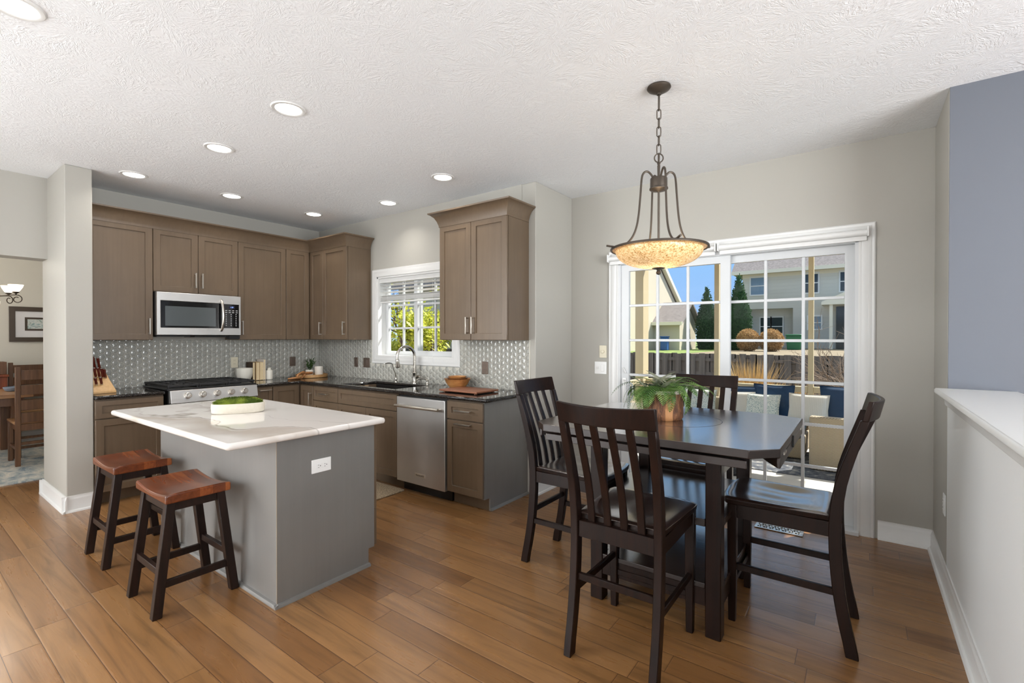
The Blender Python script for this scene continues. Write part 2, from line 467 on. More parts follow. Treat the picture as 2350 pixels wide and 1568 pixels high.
class MB:
    def __init__(s):
        s.v, s.f, s.mi, s.cur = [], [], [], 0
    def add(s, vs, fs):
        o = len(s.v)
        s.v += [tuple(p) for p in vs]
        for f in fs:
            s.f.append([i + o for i in f]); s.mi.append(s.cur)
        return s
    def box(s, x0, x1, y0, y1, z0, z1):
        x0, x1 = min(x0, x1), max(x0, x1); y0, y1 = min(y0, y1), max(y0, y1); z0, z1 = min(z0, z1), max(z0, z1)
        v = [(x0, y0, z0), (x1, y0, z0), (x1, y1, z0), (x0, y1, z0), (x0, y0, z1), (x1, y0, z1), (x1, y1, z1), (x0, y1, z1)]
        return s.add(v, [(0, 3, 2, 1), (4, 5, 6, 7), (0, 1, 5, 4), (1, 2, 6, 5), (2, 3, 7, 6), (3, 0, 4, 7)])
    def loft(s, rings, caps=True, ring_closed=True, closed=False):
        n = len(rings[0]); vs = [p for r in rings for p in r]; fs = []
        m = len(rings)
        for i in range(m if closed else m - 1):
            a, b = i * n, ((i + 1) % m) * n
            for j in range(n if ring_closed else n - 1):
                k2 = (j + 1) % n
                fs.append((a + j, a + k2, b + k2, b + j))
        if caps and not closed:
            fs.append(tuple(range(n))[::-1]); fs.append(tuple(range((m - 1) * n, m * n)))
        return s.add(vs, fs)
    def tube(s, pts, r, n=8, closed=False, caps=True, sq=None):
        pts = [Vector(p) for p in pts]
        m = len(pts)
        rs = r if isinstance(r, (list, tuple)) else [r] * m
        def tan(i):
            if closed:
                return (pts[(i + 1) % m] - pts[i - 1]).normalized()
            return (pts[min(i + 1, m - 1)] - pts[max(i - 1, 0)]).normalized()
        t = tan(0)
        u = Vector((0, 0, 1)) if abs(t.z) < 0.9 else Vector((0, 1, 0))
        u = (u - t * u.dot(t)).normalized()
        rings = []
        for i in range(m):
            t = tan(i)
            u = (u - t * u.dot(t)).normalized()
            w2 = t.cross(u)
            rings.append([pts[i] + (u * math.cos(2 * PI * j / n) + w2 * math.sin(2 * PI * j / n)) * rs[i] for j in range(n)])
        return s.loft(rings, caps, True, closed)
    def bar(s, p, q, w_, h, up=(0, 0, 1)):
        p, q = Vector(p), Vector(q)
        t = (q - p).normalized()
        u = Vector(up); u = (u - t * u.dot(t)).normalized()
        sd_ = t.cross(u)
        def ring(c):
            return [c + sd_ * (a * w_ / 2) + u * (b * h / 2) for a, b in ((-1, -1), (1, -1), (1, 1), (-1, 1))]
        return s.loft([ring(p), ring(q)])
    def lathe(s, prof, n=32, c=(0, 0, 0), caps=False, sx=1.0, sy=1.0, closed=False):
        rings = [[(c[0] + r * sx * math.cos(2 * PI * j / n), c[1] + r * sy * math.sin(2 * PI * j / n), c[2] + z) for j in range(n)] for r, z in prof]
        return s.loft(rings, caps, True, closed)
    def prism(s, poly, z0, z1):
        return s.loft([[(x, y, z0) for x, y in poly], [(x, y, z1) for x, y in poly]])
    def ball(s, c, r, n=12, m=8, sz=1.0):
        prof = [(max(1e-4, r * math.sin(PI * i / m)), -r * sz * math.cos(PI * i / m)) for i in range(m + 1)]
        return s.lathe(prof, n, c)
    def cells(s, xs, ys, z0, z1, hole=(), fn=None):
        """slab made of grid cells, cells in `hole` left out; fn maps (a, b, c) to world"""
        fn = fn or (lambda a, b, c: (a, b, c))
        nx, ny = len(xs), len(ys)
        on = lambda i, j: 0 <= i < nx - 1 and 0 <= j < ny - 1 and (i, j) not in hole
        vs = [fn(xs[i], ys[j], z) for z in (z0, z1) for j in range(ny) for i in range(nx)]
        I = lambda i, j, t: t * nx * ny + j * nx + i
        fs = []
        for i in range(nx - 1):
            for j in range(ny - 1):
                if not on(i, j):
                    continue
                fs.append((I(i, j, 1), I(i + 1, j, 1), I(i + 1, j + 1, 1), I(i, j + 1, 1)))
                fs.append((I(i, j, 0), I(i, j + 1, 0), I(i + 1, j + 1, 0), I(i + 1, j, 0)))
                for di, dj, a, b in ((-1, 0, (i, j), (i, j + 1)), (1, 0, (i + 1, j + 1), (i + 1, j)), (0, -1, (i + 1, j), (i, j)), (0, 1, (i, j + 1), (i + 1, j + 1))):
                    if not on(i + di, j + dj):
                        fs.append((I(*a, 0), I(*a, 1), I(*b, 1), I(*b, 0)))
        used = sorted({q for f in fs for q in f}); mp = {q: t for t, q in enumerate(used)}
        return s.add([vs[q] for q in used], [[mp[q] for q in f] for f in fs])
    def build(s, name, mats, parent=None, bevel=0.0, seg=2, smooth=True, angle=38, fix=True, sub=0):
        me = bpy.data.meshes.new(name)
        off = wloc(parent) if parent else None
        if parent is None and s.v:
            xs = [p[0] for p in s.v]; ys = [p[1] for p in s.v]; zs = [p[2] for p in s.v]
            off = Vector(((min(xs) + max(xs)) / 2, (min(ys) + max(ys)) / 2, min(zs)))
        me.from_pydata([(p[0] - off[0], p[1] - off[1], p[2] - off[2]) for p in s.v], [], s.f)
        if not isinstance(mats, (list, tuple)):
            mats = [mats]
        for m_ in mats:
            me.materials.append(M[m_] if isinstance(m_, str) else m_)
        if len(mats) > 1:
            me.polygons.foreach_set('material_index', s.mi)
        if fix:
            b = bmesh.new(); b.from_mesh(me)
            bmesh.ops.recalc_face_normals(b, faces=b.faces)
            b.to_mesh(me); b.free()
        if smooth:
            me.polygons.foreach_set('use_smooth', [True] * len(me.polygons))
            me.set_sharp_from_angle(angle=R(angle))
        me.update()
        o = bpy.data.objects.new(name, me)
        C.objects.link(o)
        if parent:
            o.parent = parent
        else:
            o.location = off
        if sub:
            md = o.modifiers.new('subdivision', 'SUBSURF'); md.levels = sub; md.render_levels = sub
        if bevel:
            md = o.modifiers.new('bevel', 'BEVEL'); md.width = bevel; md.segments = seg; md.limit_method = 'ANGLE'; md.angle_limit = R(40)
        return o

def wloc(o):
    v = Vector((0, 0, 0))
    while o:
        v += o.location; o = o.parent
    return v

def tag(o, label, cat=None, group=None, kind=None):
    if label: o['label'] = label
    if cat: o['category'] = cat
    if group: o['group'] = group
    if kind: o['kind'] = kind
    return o

def thing(name, loc, label, cat, group=None, kind=None):
    o = bpy.data.objects.new(name, None)
    o.empty_display_size = 0.1
    o.location = loc
    C.objects.link(o)
    return tag(o, label, cat, group, kind)

def dup(root, loc, rz, label):
    def cp(o, par):
        c = o.copy(); C.objects.link(c)
        if par: c.parent = par
        for ch in o.children: cp(ch, c)
        return c
    r = cp(root, None)
    r.location = loc
    r.rotation_euler = (0, 0, rz)
    r['label'] = label
    return r

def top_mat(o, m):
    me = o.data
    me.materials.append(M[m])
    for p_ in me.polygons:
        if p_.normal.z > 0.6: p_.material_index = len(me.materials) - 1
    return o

def struct(o, label=None):
    o['kind'] = 'structure'
    if label: o['label'] = label
    return o

def text(name, body, size, loc, rot, m, parent, ext=0.0004):
    cu = bpy.data.curves.new(name, 'FONT')
    cu.body = body; cu.size = size; cu.extrude = ext
    cu.align_x = 'CENTER'; cu.align_y = 'CENTER'
    tmp = bpy.data.objects.new(name, cu)
    C.objects.link(tmp)
    dg = bpy.context.evaluated_depsgraph_get()
    me = bpy.data.meshes.new_from_object(tmp.evaluated_get(dg))
    bpy.data.objects.remove(tmp)
    me.materials.clear(); me.materials.append(M[m])
    me.name = name
    o = bpy.data.objects.new(name, me)
    C.objects.link(o)
    o.parent = parent
    o.location = Vector(loc) - wloc(parent)
    o.rotation_euler = rot
    return o
# ================================================================ room shell
H = 2.78
struct(MB().box(-6.5, 9.5, -9, 0.66, -0.2, 0.0).build('floor', 'floor'))
struct(MB().box(-0.15, 6.05, -9, -4.9, 0.0, 0.012).build('floor_bounce_sheet', 'bounce_sheet'))  # added sheet out of view, there only to bounce light
struct(MB().cells([-6.5, 3.23, 9.5], [-9, 0.17, 0.82], H, H + 0.25, {(0, 1)}).build('ceiling', 'ceiling'))
# sink wall with the window opening
fxz = lambda a, b, c: (a, c, b)
struct(MB().cells([-0.2, 1.2, 2.39, 3.23], [0, 1.195, 2.09, H], 0.0, 0.16, {(1, 1)}, fxz).build('wall_back', 'wall'))
struct(MB().box(3.23, 3.38, 0, 0.652, 0, H).build('wall_nook_left', 'wall', bevel=0.006))
struct(MB().cells([3.23, 3.865, 5.695, 6.24], [0, 2.115, H], 0.652, 0.80, {(1, 0)}, fxz).build('wall_nook_back', 'wall'))
struct(MB().box(6.09, 6.24, 0.052, 0.652, 0, H).build('wall_right', 'wall', bevel=0.004))
mb = MB().box(6.092, 9.5, 0.04, 0.052, 0, H); mb.box(6.24, 9.5, 0.052, 0.2, 0, H)
struct(mb.build('wall_stair', 'wall_blue'))
struct(MB().box(9.5, 9.65, -9, 0.2, 0, H).build('wall_stair_side', 'wall_blue'))
struct(MB().box(6.09, 6.31, -6.0, 0.04, 0, 1.085).build('wall_half', 'wall_light'))
struct(MB().box(-0.2, 0, -2.40, 0, 0, H).build('wall_left', 'wall'))
struct(MB().box(-0.2, 0.6, -2.57, -2.40, 0, H).build('wall_end', 'wall', bevel=0.006))
struct(MB().cells([-5.5, -5.0, -2.57], [0, 2.08, H], -0.2, 0.0, {(1, 0)}, lambda a, b, c: (c, a, b)).build('wall_header', 'wall'))
struct(MB().box(-0.2, 0, -9, -5.5, 0, H).build('wall_left_far', 'wall'))
struct(MB().box(-6.5, 9.65, -9.15, -9.0, 0, H).build('wall_front', 'wall'))
struct(MB().box(-3.55, -3.4, -6, 0.6, 0, H).build('wall_dining_far', 'wall_dining'))
struct(MB().box(-3.4, -0.2, 0.0, 0.16, 0, H).build('wall_dining_back', 'wall_dining'))
struct(MB().box(-3.55, -0.2, -6.15, -6.0, 0, H).build('wall_dining_front', 'wall_dining'))

# half wall cap with its moulding
def molded(mb, prof, a, b, fn):
    """extrude a closed profile [(d, z)] from a to b; fn(d, t, z) maps to world"""
    mb.loft([[fn(d, a, z) for d, z in prof], [fn(d, b, z) for d, z in prof]])
mb = MB()
prof = [(0, 1.085), (0, 1.02), (-0.008, 1.02), (-0.012, 1.03), (-0.014, 1.055), (-0.03, 1.075), (-0.05, 1.085), (-0.056, 1.092), (-0.056, 1.108), (-0.05, 1.116), (0.27, 1.116), (0.276, 1.108), (0.276, 1.092), (0.27, 1.085)]
molded(mb, prof, -6.0, 0.038, lambda d, t, z: (6.09 + d, t, z))
struct(mb.build('trim_half_wall_cap', 'white', bevel=0.002))

# baseboards
BP = [(0, 0), (0.016, 0), (0.016, 0.02), (0.013, 0.024), (0.013, 0.098), (0.010, 0.108), (0.006, 0.118), (0.006, 0.128), (0, 0.128)]
SH = [(0.013, 0), (0.030, 0), (0.029, 0.008), (0.024, 0.016), (0.013, 0.020)]
def baseboard(name, segs):
    mb = MB()
    for a, b, fn in segs:
        molded(mb, BP, a, b, fn); molded(mb, SH, a, b, fn)
    struct(mb.build(name, 'white'))
baseboard('baseboard_nook_back', [(5.80, 6.09, lambda d, t, z: (t, 0.652 - d, z)), (3.38, 3.76, lambda d, t, z: (t, 0.652 - d, z))])
baseboard('baseboard_right', [(-6.0, 0.652, lambda d, t, z: (6.09 - d, t, z))])
baseboard('baseboard_nook_left', [(0.0, 0.652, lambda d, t, z: (3.38 + d, t, z))])
baseboard('baseboard_wall_end', [(-0.23, 0.63, lambda d, t, z: (t, -2.57 - d, z)), (-2.60, -2.385, lambda d, t, z: (0.6 + d, t, z)), (-2.60, -2.38, lambda d, t, z: (-0.2 - d, t, z))])
baseboard('baseboard_dining', [(-6, 0, lambda d, t, z: (-3.4 + d, t, z))])

# ---------------------------------------------------------------- kitchen window
win = struct(thing('window_1', (1.795, 0, 1.1), 'white framed sliding window above the kitchen sink', 'window'))
mb = MB()
CP = [(0, 0), (0.018, 0.002), (0.020, 0.012), (0.017, 0.02), (0.019, 0.03), (0.019, 0.055), (0.014, 0.065), (0.017, 0.08), (0.010, 0.088), (0, 0.088)]
def casing_ring(mb, x0, x1, z0, z1, y, prof):
    rings = []
    for cx, cz, sx, sz in ((x0, z0, -1, -1), (x1, z0, 1, -1), (x1, z1, 1, 1), (x0, z1, -1, 1)):
        rings.append([(cx + sx * e, y - d, cz + sz * e) for d, e in prof])
    mb.loft(rings, closed=True)
casing_ring(mb, 1.195, 2.395, 1.19, 2.095, 0.0, CP)
mb.build('casing', 'white', win)
mb = MB()
for a in ((1.195, 1.215, -0.012, 0.155, 1.19, 2.095), (2.375, 2.395, -0.012, 0.155, 1.19, 2.095), (1.195, 2.395, -0.012, 0.155, 2.075, 2.095), (1.195, 2.395, -0.018, 0.155, 1.175, 1.20)):
    mb.box(*a)
mb.build('jamb', 'white', win, bevel=0.002)
def sash(parent, name, x0, x1, z0, z1, y0, y1, st, cols, rows, mat, rb=None, rt=None, mun=0.022):
    mb = MB()
    rb = rb or st; rt = rt or st
    gx0, gx1, gz0, gz1 = x0 + st, x1 - st, z0 + rb, z1 - rt
    mb.cells([x0, gx0, gx1, x1], [z0, gz0, gz1, z1], y0, y1, {(1, 1)}, fxz)
    ym = (y0 + y1) / 2
    for i in range(1, cols):
        xx = gx0 + (gx1 - gx0) * i / cols
        mb.box(xx - mun / 2, xx + mun / 2, ym - 0.012, ym + 0.012, gz0, gz1)
    for i in range(1, rows):
        zz = gz0 + (gz1 - gz0) * i / rows
        mb.box(gx0, gx1, ym - 0.011, ym + 0.011, zz - mun / 2, zz + mun / 2)
    o = mb.build(name, mat, parent, bevel=0.002, seg=1)
    MB().box(gx0, gx1, ym - 0.003, ym + 0.003, gz0, gz1).build('glass_pane', 'glass', o)
    return o
sash(win, 'sash', 1.215, 1.80, 1.20, 2.075, 0.10, 0.14, 0.045, 2, 3, 'vinyl')
sash(win, 'sash', 1.74, 2.375, 1.20, 2.075, 0.06, 0.10, 0.055, 2, 3, 'vinyl')
# raised slat blind
bl = thing('venetian_blind', (1.795, 0.03, 2.0), 'white slatted blind pulled partway up the kitchen window', 'blind')
MB().box(1.22, 2.37, 0.005, 0.05, 2.025, 2.075).build('headrail', 'white', bl, bevel=0.003)
mb = MB()
for i in range(4):
    z = 1.995 - i * 0.04
    mb.bar((1.225, 0.03, z), (2.365, 0.03, z), 0.042, 0.003, (0, 0.25, 1))
for i in range(9):
    z = 1.862 - i * 0.0052
    mb.box(1.225, 2.365, 0.008, 0.05, z, z + 0.003)
mb.build('slats', 'white', bl)
MB().box(1.225, 2.365, 0.008, 0.05, 1.795, 1.812).build('bottom_rail', 'white', bl, bevel=0.003)
for xx in (1.36, 1.66, 2.2):
    MB().tube([(xx, 0.004, 2.03), (xx, 0.004, 1.81)], 0.0012, 5).build('cord', 'white_plastic', bl)
MB().tube([(2.12, -0.028, 2.04), (2.12, -0.028, 1.12)], 0.0012, 5).build('cord', 'white_plastic', bl)

# ---------------------------------------------------------------- sliding patio door
dr = struct(thing('door_1', (4.78, 0.652, 0), 'white sliding patio door with a grid of panes', 'door'))
mb = MB()
PRF = [(0, 0), (0.016, 0.002), (0.018, 0.012), (0.014, 0.02), (0.018, 0.03), (0.018, 0.07), (0.013, 0.078), (0.016, 0.092), (0.008, 0.1), (0, 0.1)]
rings = []
for cx, cz, sx, sz in ((3.88, 0.0, -1, 0), (3.88, 2.105, -1, 1), (5.683, 2.105, 1, 1), (5.683, 0.0, 1, 0)):
    rings.append([(cx + sx * e, 0.652 - d, cz + sz * e) for d, e in PRF])
mb.loft(rings)
mb.build('casing', 'white', dr)
mb = MB()
for a in ((3.865, 3.90, 0.638, 0.80, 0, 2.115), (5.663, 5.695, 0.638, 0.80, 0, 2.115), (3.865, 5.695, 0.638, 0.80, 2.07, 2.115)):
    mb.box(*a)
mb.build('jamb', 'vinyl', dr, bevel=0.003)
MB().box(3.865, 5.695, 0.60, 0.82, 0.0, 0.03).build('sill', 'vinyl', dr, bevel=0.004)
sl = sash(dr, 'sliding_panel', 3.90, 4.84, 0.03, 2.07, 0.655, 0.695, 0.075, 3, 6, 'vinyl', 0.075, 0.06)
sash(dr, 'fixed_panel', 4.77, 5.665, 0.03, 2.07, 0.705, 0.745, 0.062, 3, 6, 'vinyl', 0.075, 0.06)
mb = MB()
mb.tube([(3.935, 0.652, 1.005), (3.935, 0.62, 1.005), (3.945, 0.605, 0.985), (3.95, 0.602, 0.90), (3.945, 0.605, 0.815), (3.935, 0.62, 0.795), (3.935, 0.652, 0.795)], 0.0085, 8)
mb.box(3.918, 3.952, 0.648, 0.656, 0.775, 1.025)
mb.tube([(3.95, 0.70, 0.99), (3.975, 0.735, 0.96), (3.98, 0.74, 0.90), (3.975, 0.735, 0.83), (3.95, 0.70, 0.80)], 0.0085, 8)
mb.build('handle', 'white_plastic', dr)
MB().bar((3.925, 0.645, 1.125), (3.955, 0.645, 1.07), 0.01, 0.008).build('latch', 'white_plastic', dr, bevel=0.002)
for a, b, lab in ((3.79, 4.745, 'white rolled shade over the left half of the patio door'), (4.755, 5.745, 'white rolled shade over the right half of the patio door')):
    rs = thing('roller_shade', ((a + b) / 2, 0.61, 2.13), lab, 'window shade', 'roller shades over the patio door')
    MB().tube([(a + 0.012, 0.605, 2.13), (b - 0.012, 0.605, 2.13)], 0.024, 14).build('roll', 'white', rs)
    MB().box(a + 0.012, b - 0.012, 0.612, 0.622, 2.075, 2.11).build('hem_bar', 'white', rs, bevel=0.003)
    for xx in (a + 0.006, b - 0.006):
        MB().box(xx - 0.005, xx + 0.005, 0.575, 0.636, 2.10, 2.17).build('bracket', 'white_plastic', rs, bevel=0.004)
    if a > 4:
        mb = MB().tube([(5.742, 0.6, 2.12), (5.742, 0.6, 0.98)], 0.0013, 5)
        mb.lathe([(0.002, 0.98), (0.007, 0.975), (0.009, 0.93), (0.006, 0.925)], 8, (5.742, 0.6, 0), True)
        mb.build('pull_cord', 'white_plastic', rs)

# switches and outlets -------------------------------------------------------
def wall_plate(name, label, cat, fn, uc, wc, w_, h_, mat, kind, group=None):
    """fn(u, d, w): d is the distance off the wall"""
    mb = MB()
    def bx(u0, u1, d0, d1, w0, w1, m_=None):
        p, q = fn(u0, d0, w0), fn(u1, d1, w1)
        (m_ or mb).box(p[0], q[0], p[1], q[1], p[2], q[2])
    bx(uc - w_ / 2, uc + w_ / 2, 0, 0.006, wc - h_ / 2, wc + h_ / 2)
    p0 = fn(uc, 0, wc)
    t = thing(name, p0, label, cat, group)
    mb.build('plate', mat, t, bevel=0.0025)
    if kind == 'outlet' or kind == 'outlet_h':
        for s_ in (-1, 1):
            m2 = MB(); m3 = MB()
            du, dw = (s_ * 0.019, 0) if kind == 'outlet_h' else (0, s_ * 0.019)
            bx(uc + du - 0.016, uc + du + 0.016, 0.006, 0.009, wc + dw - 0.0135, wc + dw + 0.0135, m2)
            o = m2.build('receptacle', mat, t, bevel=0.005)
            for a, b in ((-0.007, 0.003), (0.005, 0.003)):
                if kind == 'outlet_h':
                    bx(uc + du + b - 0.008, uc + du + b, 0.0088, 0.0094, wc + a - 0.001, wc + a + 0.001, m3)
                else:
                    bx(uc + a - 0.001, uc + a + 0.001, 0.0088, 0.0094, wc + dw + b - 0.004, wc + dw + b + 0.004, m3)
            if kind == 'outlet_h':
                bx(uc + du + 0.008, uc + du + 0.012, 0.0088, 0.0094, wc - 0.0025, wc + 0.0025, m3)
            m3.build('slots', 'black', o)
    elif kind == 'switch':
        m2 = MB(); bx(uc - 0.005, uc + 0.005, 0.006, 0.016, wc - 0.008, wc + 0.012, m2); m2.build('toggle', mat, t, bevel=0.002)
    elif kind == 'rocker':
        m2 = MB(); bx(uc - 0.016, uc + 0.016, 0.006, 0.010, wc - 0.033, wc + 0.033, m2); m2.build('rocker', mat, t, bevel=0.003)
    elif kind == 'double':
        m2 = MB(); bx(uc - 0.029, uc - 0.019, 0.006, 0.018, wc - 0.010, wc + 0.012, m2); m2.build('toggle', mat, t, bevel=0.002)
        m2 = MB(); bx(uc + 0.006, uc + 0.040, 0.006, 0.010, wc - 0.033, wc + 0.033, m2); m2.build('rocker', mat, t, bevel=0.003)
    elif kind == 'dimmer':
        m2 = MB()
        p = Vector(fn(uc, 0.006, wc)); q = Vector(fn(uc, 0.018, wc))
        m2.tube([p, q], 0.016, 18); m2.build('knob', mat, t, bevel=0.003)
    return t
fs = lambda u, d, w_: (u, -d - 0.009, w_)          # sink wall tile face
fr = lambda u, d, w_: (d + 0.009, u, w_)           # range wall tile face
fn_ = lambda u, d, w_: (u, 0.652 - d, w_)
wall_plate('wall_switch', 'dark bronze switch plate on the tile, left of the pair by the window', 'switch', fs, 0.80, 1.105, 0.07, 0.115, 'pewter', 'rocker', 'bronze plates on the tile')
wall_plate('wall_switch', 'dark bronze switch plate on the tile touching the window casing', 'switch', fs, 1.0, 1.105, 0.115, 0.115, 'pewter', 'rocker', 'bronze plates on the tile')
wall_plate('wall_outlet', 'bronze outlet plate on the tile below the right wall cabinet', 'outlet', fs, 2.81, 1.11, 0.075, 0.12, 'pewter', 'outlet')
wall_plate('wall_switch', 'bronze plate on the tile left of the corner potted plant', 'switch', fr, -0.37, 1.105, 0.075, 0.115, 'pewter', 'rocker', 'bronze plates on the tile')
wall_plate('wall_outlet', 'bronze framed pale outlet on the tile behind the cream bowl', 'outlet', fr, -1.05, 1.12, 0.075, 0.12, 'ivory', 'outlet')
wall_plate('dimmer_switch', 'ivory dimmer plate with a round knob beside the patio door', 'switch', fn_, 3.72, 1.265, 0.075, 0.118, 'ivory', 'dimmer')
wall_plate('light_switch', 'white double switch plate below the ivory dimmer', 'switch', fn_, 3.695, 1.11, 0.125, 0.118, 'white_plastic', 'double')
wall_plate('wall_outlet', 'white outlet low on the grey wall below the half wall cap', 'outlet', lambda u, d, w_: (6.09 - d, u, w_), 0.11, 0.45, 0.072, 0.118, 'white_plastic', 'outlet')
# ================================================================ kitchen
FS = lambda u, d, w_: (u, -d, w_)      # sink run: u = x, d = distance off the wall
FR = lambda u, d, w_: (d, u, w_)       # range run: u = y
def fbox(mb, F, u0, u1, d0, d1, w0, w1):
    p, q = F(u0, d0, w0), F(u1, d1, w1)
    mb.box(p[0], q[0], p[1], q[1], p[2], q[2])
def shaker(name, F, u0, u1, w0, w1, d, parent, mat='cab', fw=0.057, flat=False):
    mb = MB()
    g = 0.0016
    u0, u1 = min(u0, u1) + g, max(u0, u1) - g
    w0 += g; w1 -= g
    mb.cells([u0, u0 + fw, u1 - fw, u1], [w0, w0 + fw, w1 - fw, w1], d, d + 0.02, {(1, 1)}, lambda a, b, c: F(a, c, b))
    fbox(mb, F, u0 + fw - 0.002, u1 - fw + 0.002, d + 0.002, d + 0.009, w0 + fw - 0.002, w1 - fw + 0.002)
    return mb.build(name, mat, parent, bevel=0.0022, seg=1)
def pull(F, u0, w0, u1, w1, d, parent, r=0.005):
    mb = MB()
    p, q = Vector(F(u0, d + 0.032, w0)), Vector(F(u1, d + 0.032, w1))
    n_ = Vector(F(0, 1, 0)) - Vector(F(0, 0, 0))
    mb.bar(p, q, 0.011, 0.009, n_)
    for t in (0.06, 0.94):
        c = p.lerp(q, t)
        mb.bar(c, c - n_ * 0.032, 0.009, 0.011, (q - p).normalized())
    return mb.build('handle', 'nickel', parent, bevel=0.0012, seg=1)

# ---- upper cabinets
def upper(label, F, u0, u1, w0, w1, doors, depth=0.31, group=None, mat='cab'):
    c = F((u0 + u1) / 2, depth / 2, w0)
    t = thing('wall_cabinet', c, label, 'cabinet', group)
    mb = MB(); fbox(mb, F, u0 + 0.0005, u1 - 0.0005, 0.003, depth - 0.002, w0, w1); mb.build('body', mat, t, bevel=0.001, seg=1)
    for a, b, h in doors:
        dd = shaker('door', F, a, b, w0 + 0.001, w1 - 0.002, depth, t, mat)
        if h is not None:
            pull(F, h, w0 + 0.055, h, w0 + 0.205, depth + 0.02, dd)
    return t
UT = 2.44; UB = 1.376
gu = 'taupe wall cabinets'
upper('tall single door taupe wall cabinet beside the white wall end', FR, -2.395, -1.905, UB, UT, [(-2.395, -1.906, -1.94)], group=gu)
upper('short two door taupe wall cabinet above the microwave', FR, -1.904, -1.146, 1.838, UT, [(-1.904, -1.526, -1.556), (-1.525, -1.147, -1.497)], group=gu)
upper('single door taupe wall cabinet right of the microwave', FR, -1.145, -0.621, UB, UT, [(-1.145, -0.622, -1.113)], group=gu)
upper('narrow plain taupe corner wall cabinet without a pull', FR, -0.62, -0.02, UB, UT, [(-0.62, -0.338, None)], group=gu)
t = upper('two door taupe wall cabinet between corner and window', FS, 0.336, 1.072, UB, UT, [(0.336, 0.608, 0.575), (0.609, 1.072, 1.035)], group=gu)
t6 = upper('two door taupe wall cabinet right of the window', FS, 2.522, 3.31, UB, UT, [(2.522, 2.908, 2.875), (2.909, 3.31, 2.942)], group=gu)

# ---- crown mouldings
def crown_prof(base):
    return [(base - 0.02, 2.425), (base + 0.004, 2.425), (base + 0.006, 2.445), (base + 0.010, 2.455), (base + 0.018, 2.480), (base + 0.036, 2.512), (base + 0.062, 2.535), (base + 0.078, 2.541), (base + 0.080, 2.553), (base - 0.02, 2.553)]
def crown_path(mb, pts):
    """pts: list of (x, y, outward x, outward y) where offsets are applied along the outward vector"""
    P_ = crown_prof(0.0)
    mb.loft([[(x + ox * d, y + oy * d, z) for d, z in P_] for x, y, ox, oy in pts])
mb = MB()
crown_path(mb, [(0.331, -2.396, 1, 0), (0.331, -0.331, 1, -1), (1.072, -0.331, 1, -1), (1.072, -0.012, 1, 0)])
tag(mb.build('crown_molding', 'cab'), 'long dark taupe crown moulding along the left wall cabinets', 'crown moulding', 'cabinet crown mouldings')
mb = MB()
crown_path(mb, [(2.522, -0.012, -1, 0), (2.522, -0.331, -1, -1), (3.31, -0.331, 1, -1), (3.31, -0.012, 1, 0)])
tag(mb.build('crown_molding', 'cab'), 'short taupe crown moulding on the cabinet right of the window', 'crown moulding', 'cabinet crown mouldings')

# ---- base cabinets
gb = 'taupe base cabinets'
def base(label, F, u0, u1, body_top=0.882, toe=True, mat='cab'):
    t = thing('base_cabinet', F((u0 + u1) / 2, 0.3, 0), label, 'cabinet', gb)
    mb = MB(); fbox(mb, F, u0 + 0.0005, u1 - 0.0005, 0.002, 0.605, 0.105, body_top)
    if body_top < 0.88:
        fbox(mb, F, u0 + 0.001, u1 - 0.001, 0.585, 0.605, body_top + 0.001, 0.882)
    mb.build('body', mat, t)
    mb = MB(); fbox(mb, F, u0, u1, 0.02, 0.535, 0.0, 0.104); mb.build('toe_kick', 'cab', t)
    return t
t = base('taupe base cabinet left of the range with drawer and door', FR, -2.397, -1.916)
shaker('drawer', FR, -2.396, -1.918, 0.722, 0.874, 0.607, t, fw=0.045)
shaker('door', FR, -2.396, -1.918, 0.108, 0.718, 0.607, t)
t = base('narrow taupe pull out base cabinet right of the range', FR, -1.098, -0.932)
d_ = shaker('door', FR, -1.098, -0.934, 0.108, 0.874, 0.607, t, fw=0.04)
pull(FR, -1.08, 0.845, -0.955, 0.845, 0.627, d_)
t = base('taupe corner base cabinet with one blind panel and one tall door', FR, -0.931, -0.003)
shaker('panel', FR, -0.929, -0.634, 0.108, 0.874, 0.607, t)
t2 = FS
mb = MB(); fbox(mb, FS, 0.607, 0.886, 0.002, 0.605, 0.105, 0.882); mb.build('side_body', 'cab', t)
mb = MB(); fbox(mb, FS, 0.607, 0.886, 0.02, 0.535, 0.0, 0.104); mb.build('toe_kick', 'cab', t)
d_ = shaker('door', FS, 0.634, 0.885, 0.108, 0.874, 0.607, t)
pull(FS, 0.855, 0.65, 0.855, 0.80, 0.627, d_)
t = base('taupe base cabinet with small drawer left of the sink cabinet', FS, 0.888, 1.346)
d_ = shaker('drawer', FS, 0.889, 1.345, 0.722, 0.874, 0.607, t, fw=0.045)
pull(FS, 1.045, 0.80, 1.19, 0.80, 0.627, d_)
shaker('door', FS, 0.889, 1.345, 0.108, 0.718, 0.607, t)
t = base('wide taupe sink base cabinet with long false drawer front', FS, 1.348, 2.27, 0.66)
shaker('false_drawer', FS, 1.349, 2.269, 0.722, 0.874, 0.607, t, fw=0.045)
shaker('door', FS, 1.349, 1.808, 0.108, 0.718, 0.607, t)
shaker('door', FS, 1.809, 2.269, 0.108, 0.718, 0.607, t)
t = base('taupe end base cabinet right of the dishwasher with grey side panel', FS, 2.90, 3.282)
d_ = shaker('drawer', FS, 2.902, 3.294, 0.722, 0.874, 0.607, t, fw=0.05)
pull(FS, 3.01, 0.80, 3.18, 0.80, 0.627, d_)
d_ = shaker('door', FS, 2.902, 3.294, 0.112, 0.716, 0.607, t)
pull(FS, 3.01, 0.69, 3.18, 0.69, 0.627, d_)
mb = MB()
mb.prism([(-0.605, 0.105), (-0.535, 0.105), (-0.535, 0.0), (-0.004, 0.0), (-0.004, 0.882), (-0.605, 0.882)], 3.283, 3.296)
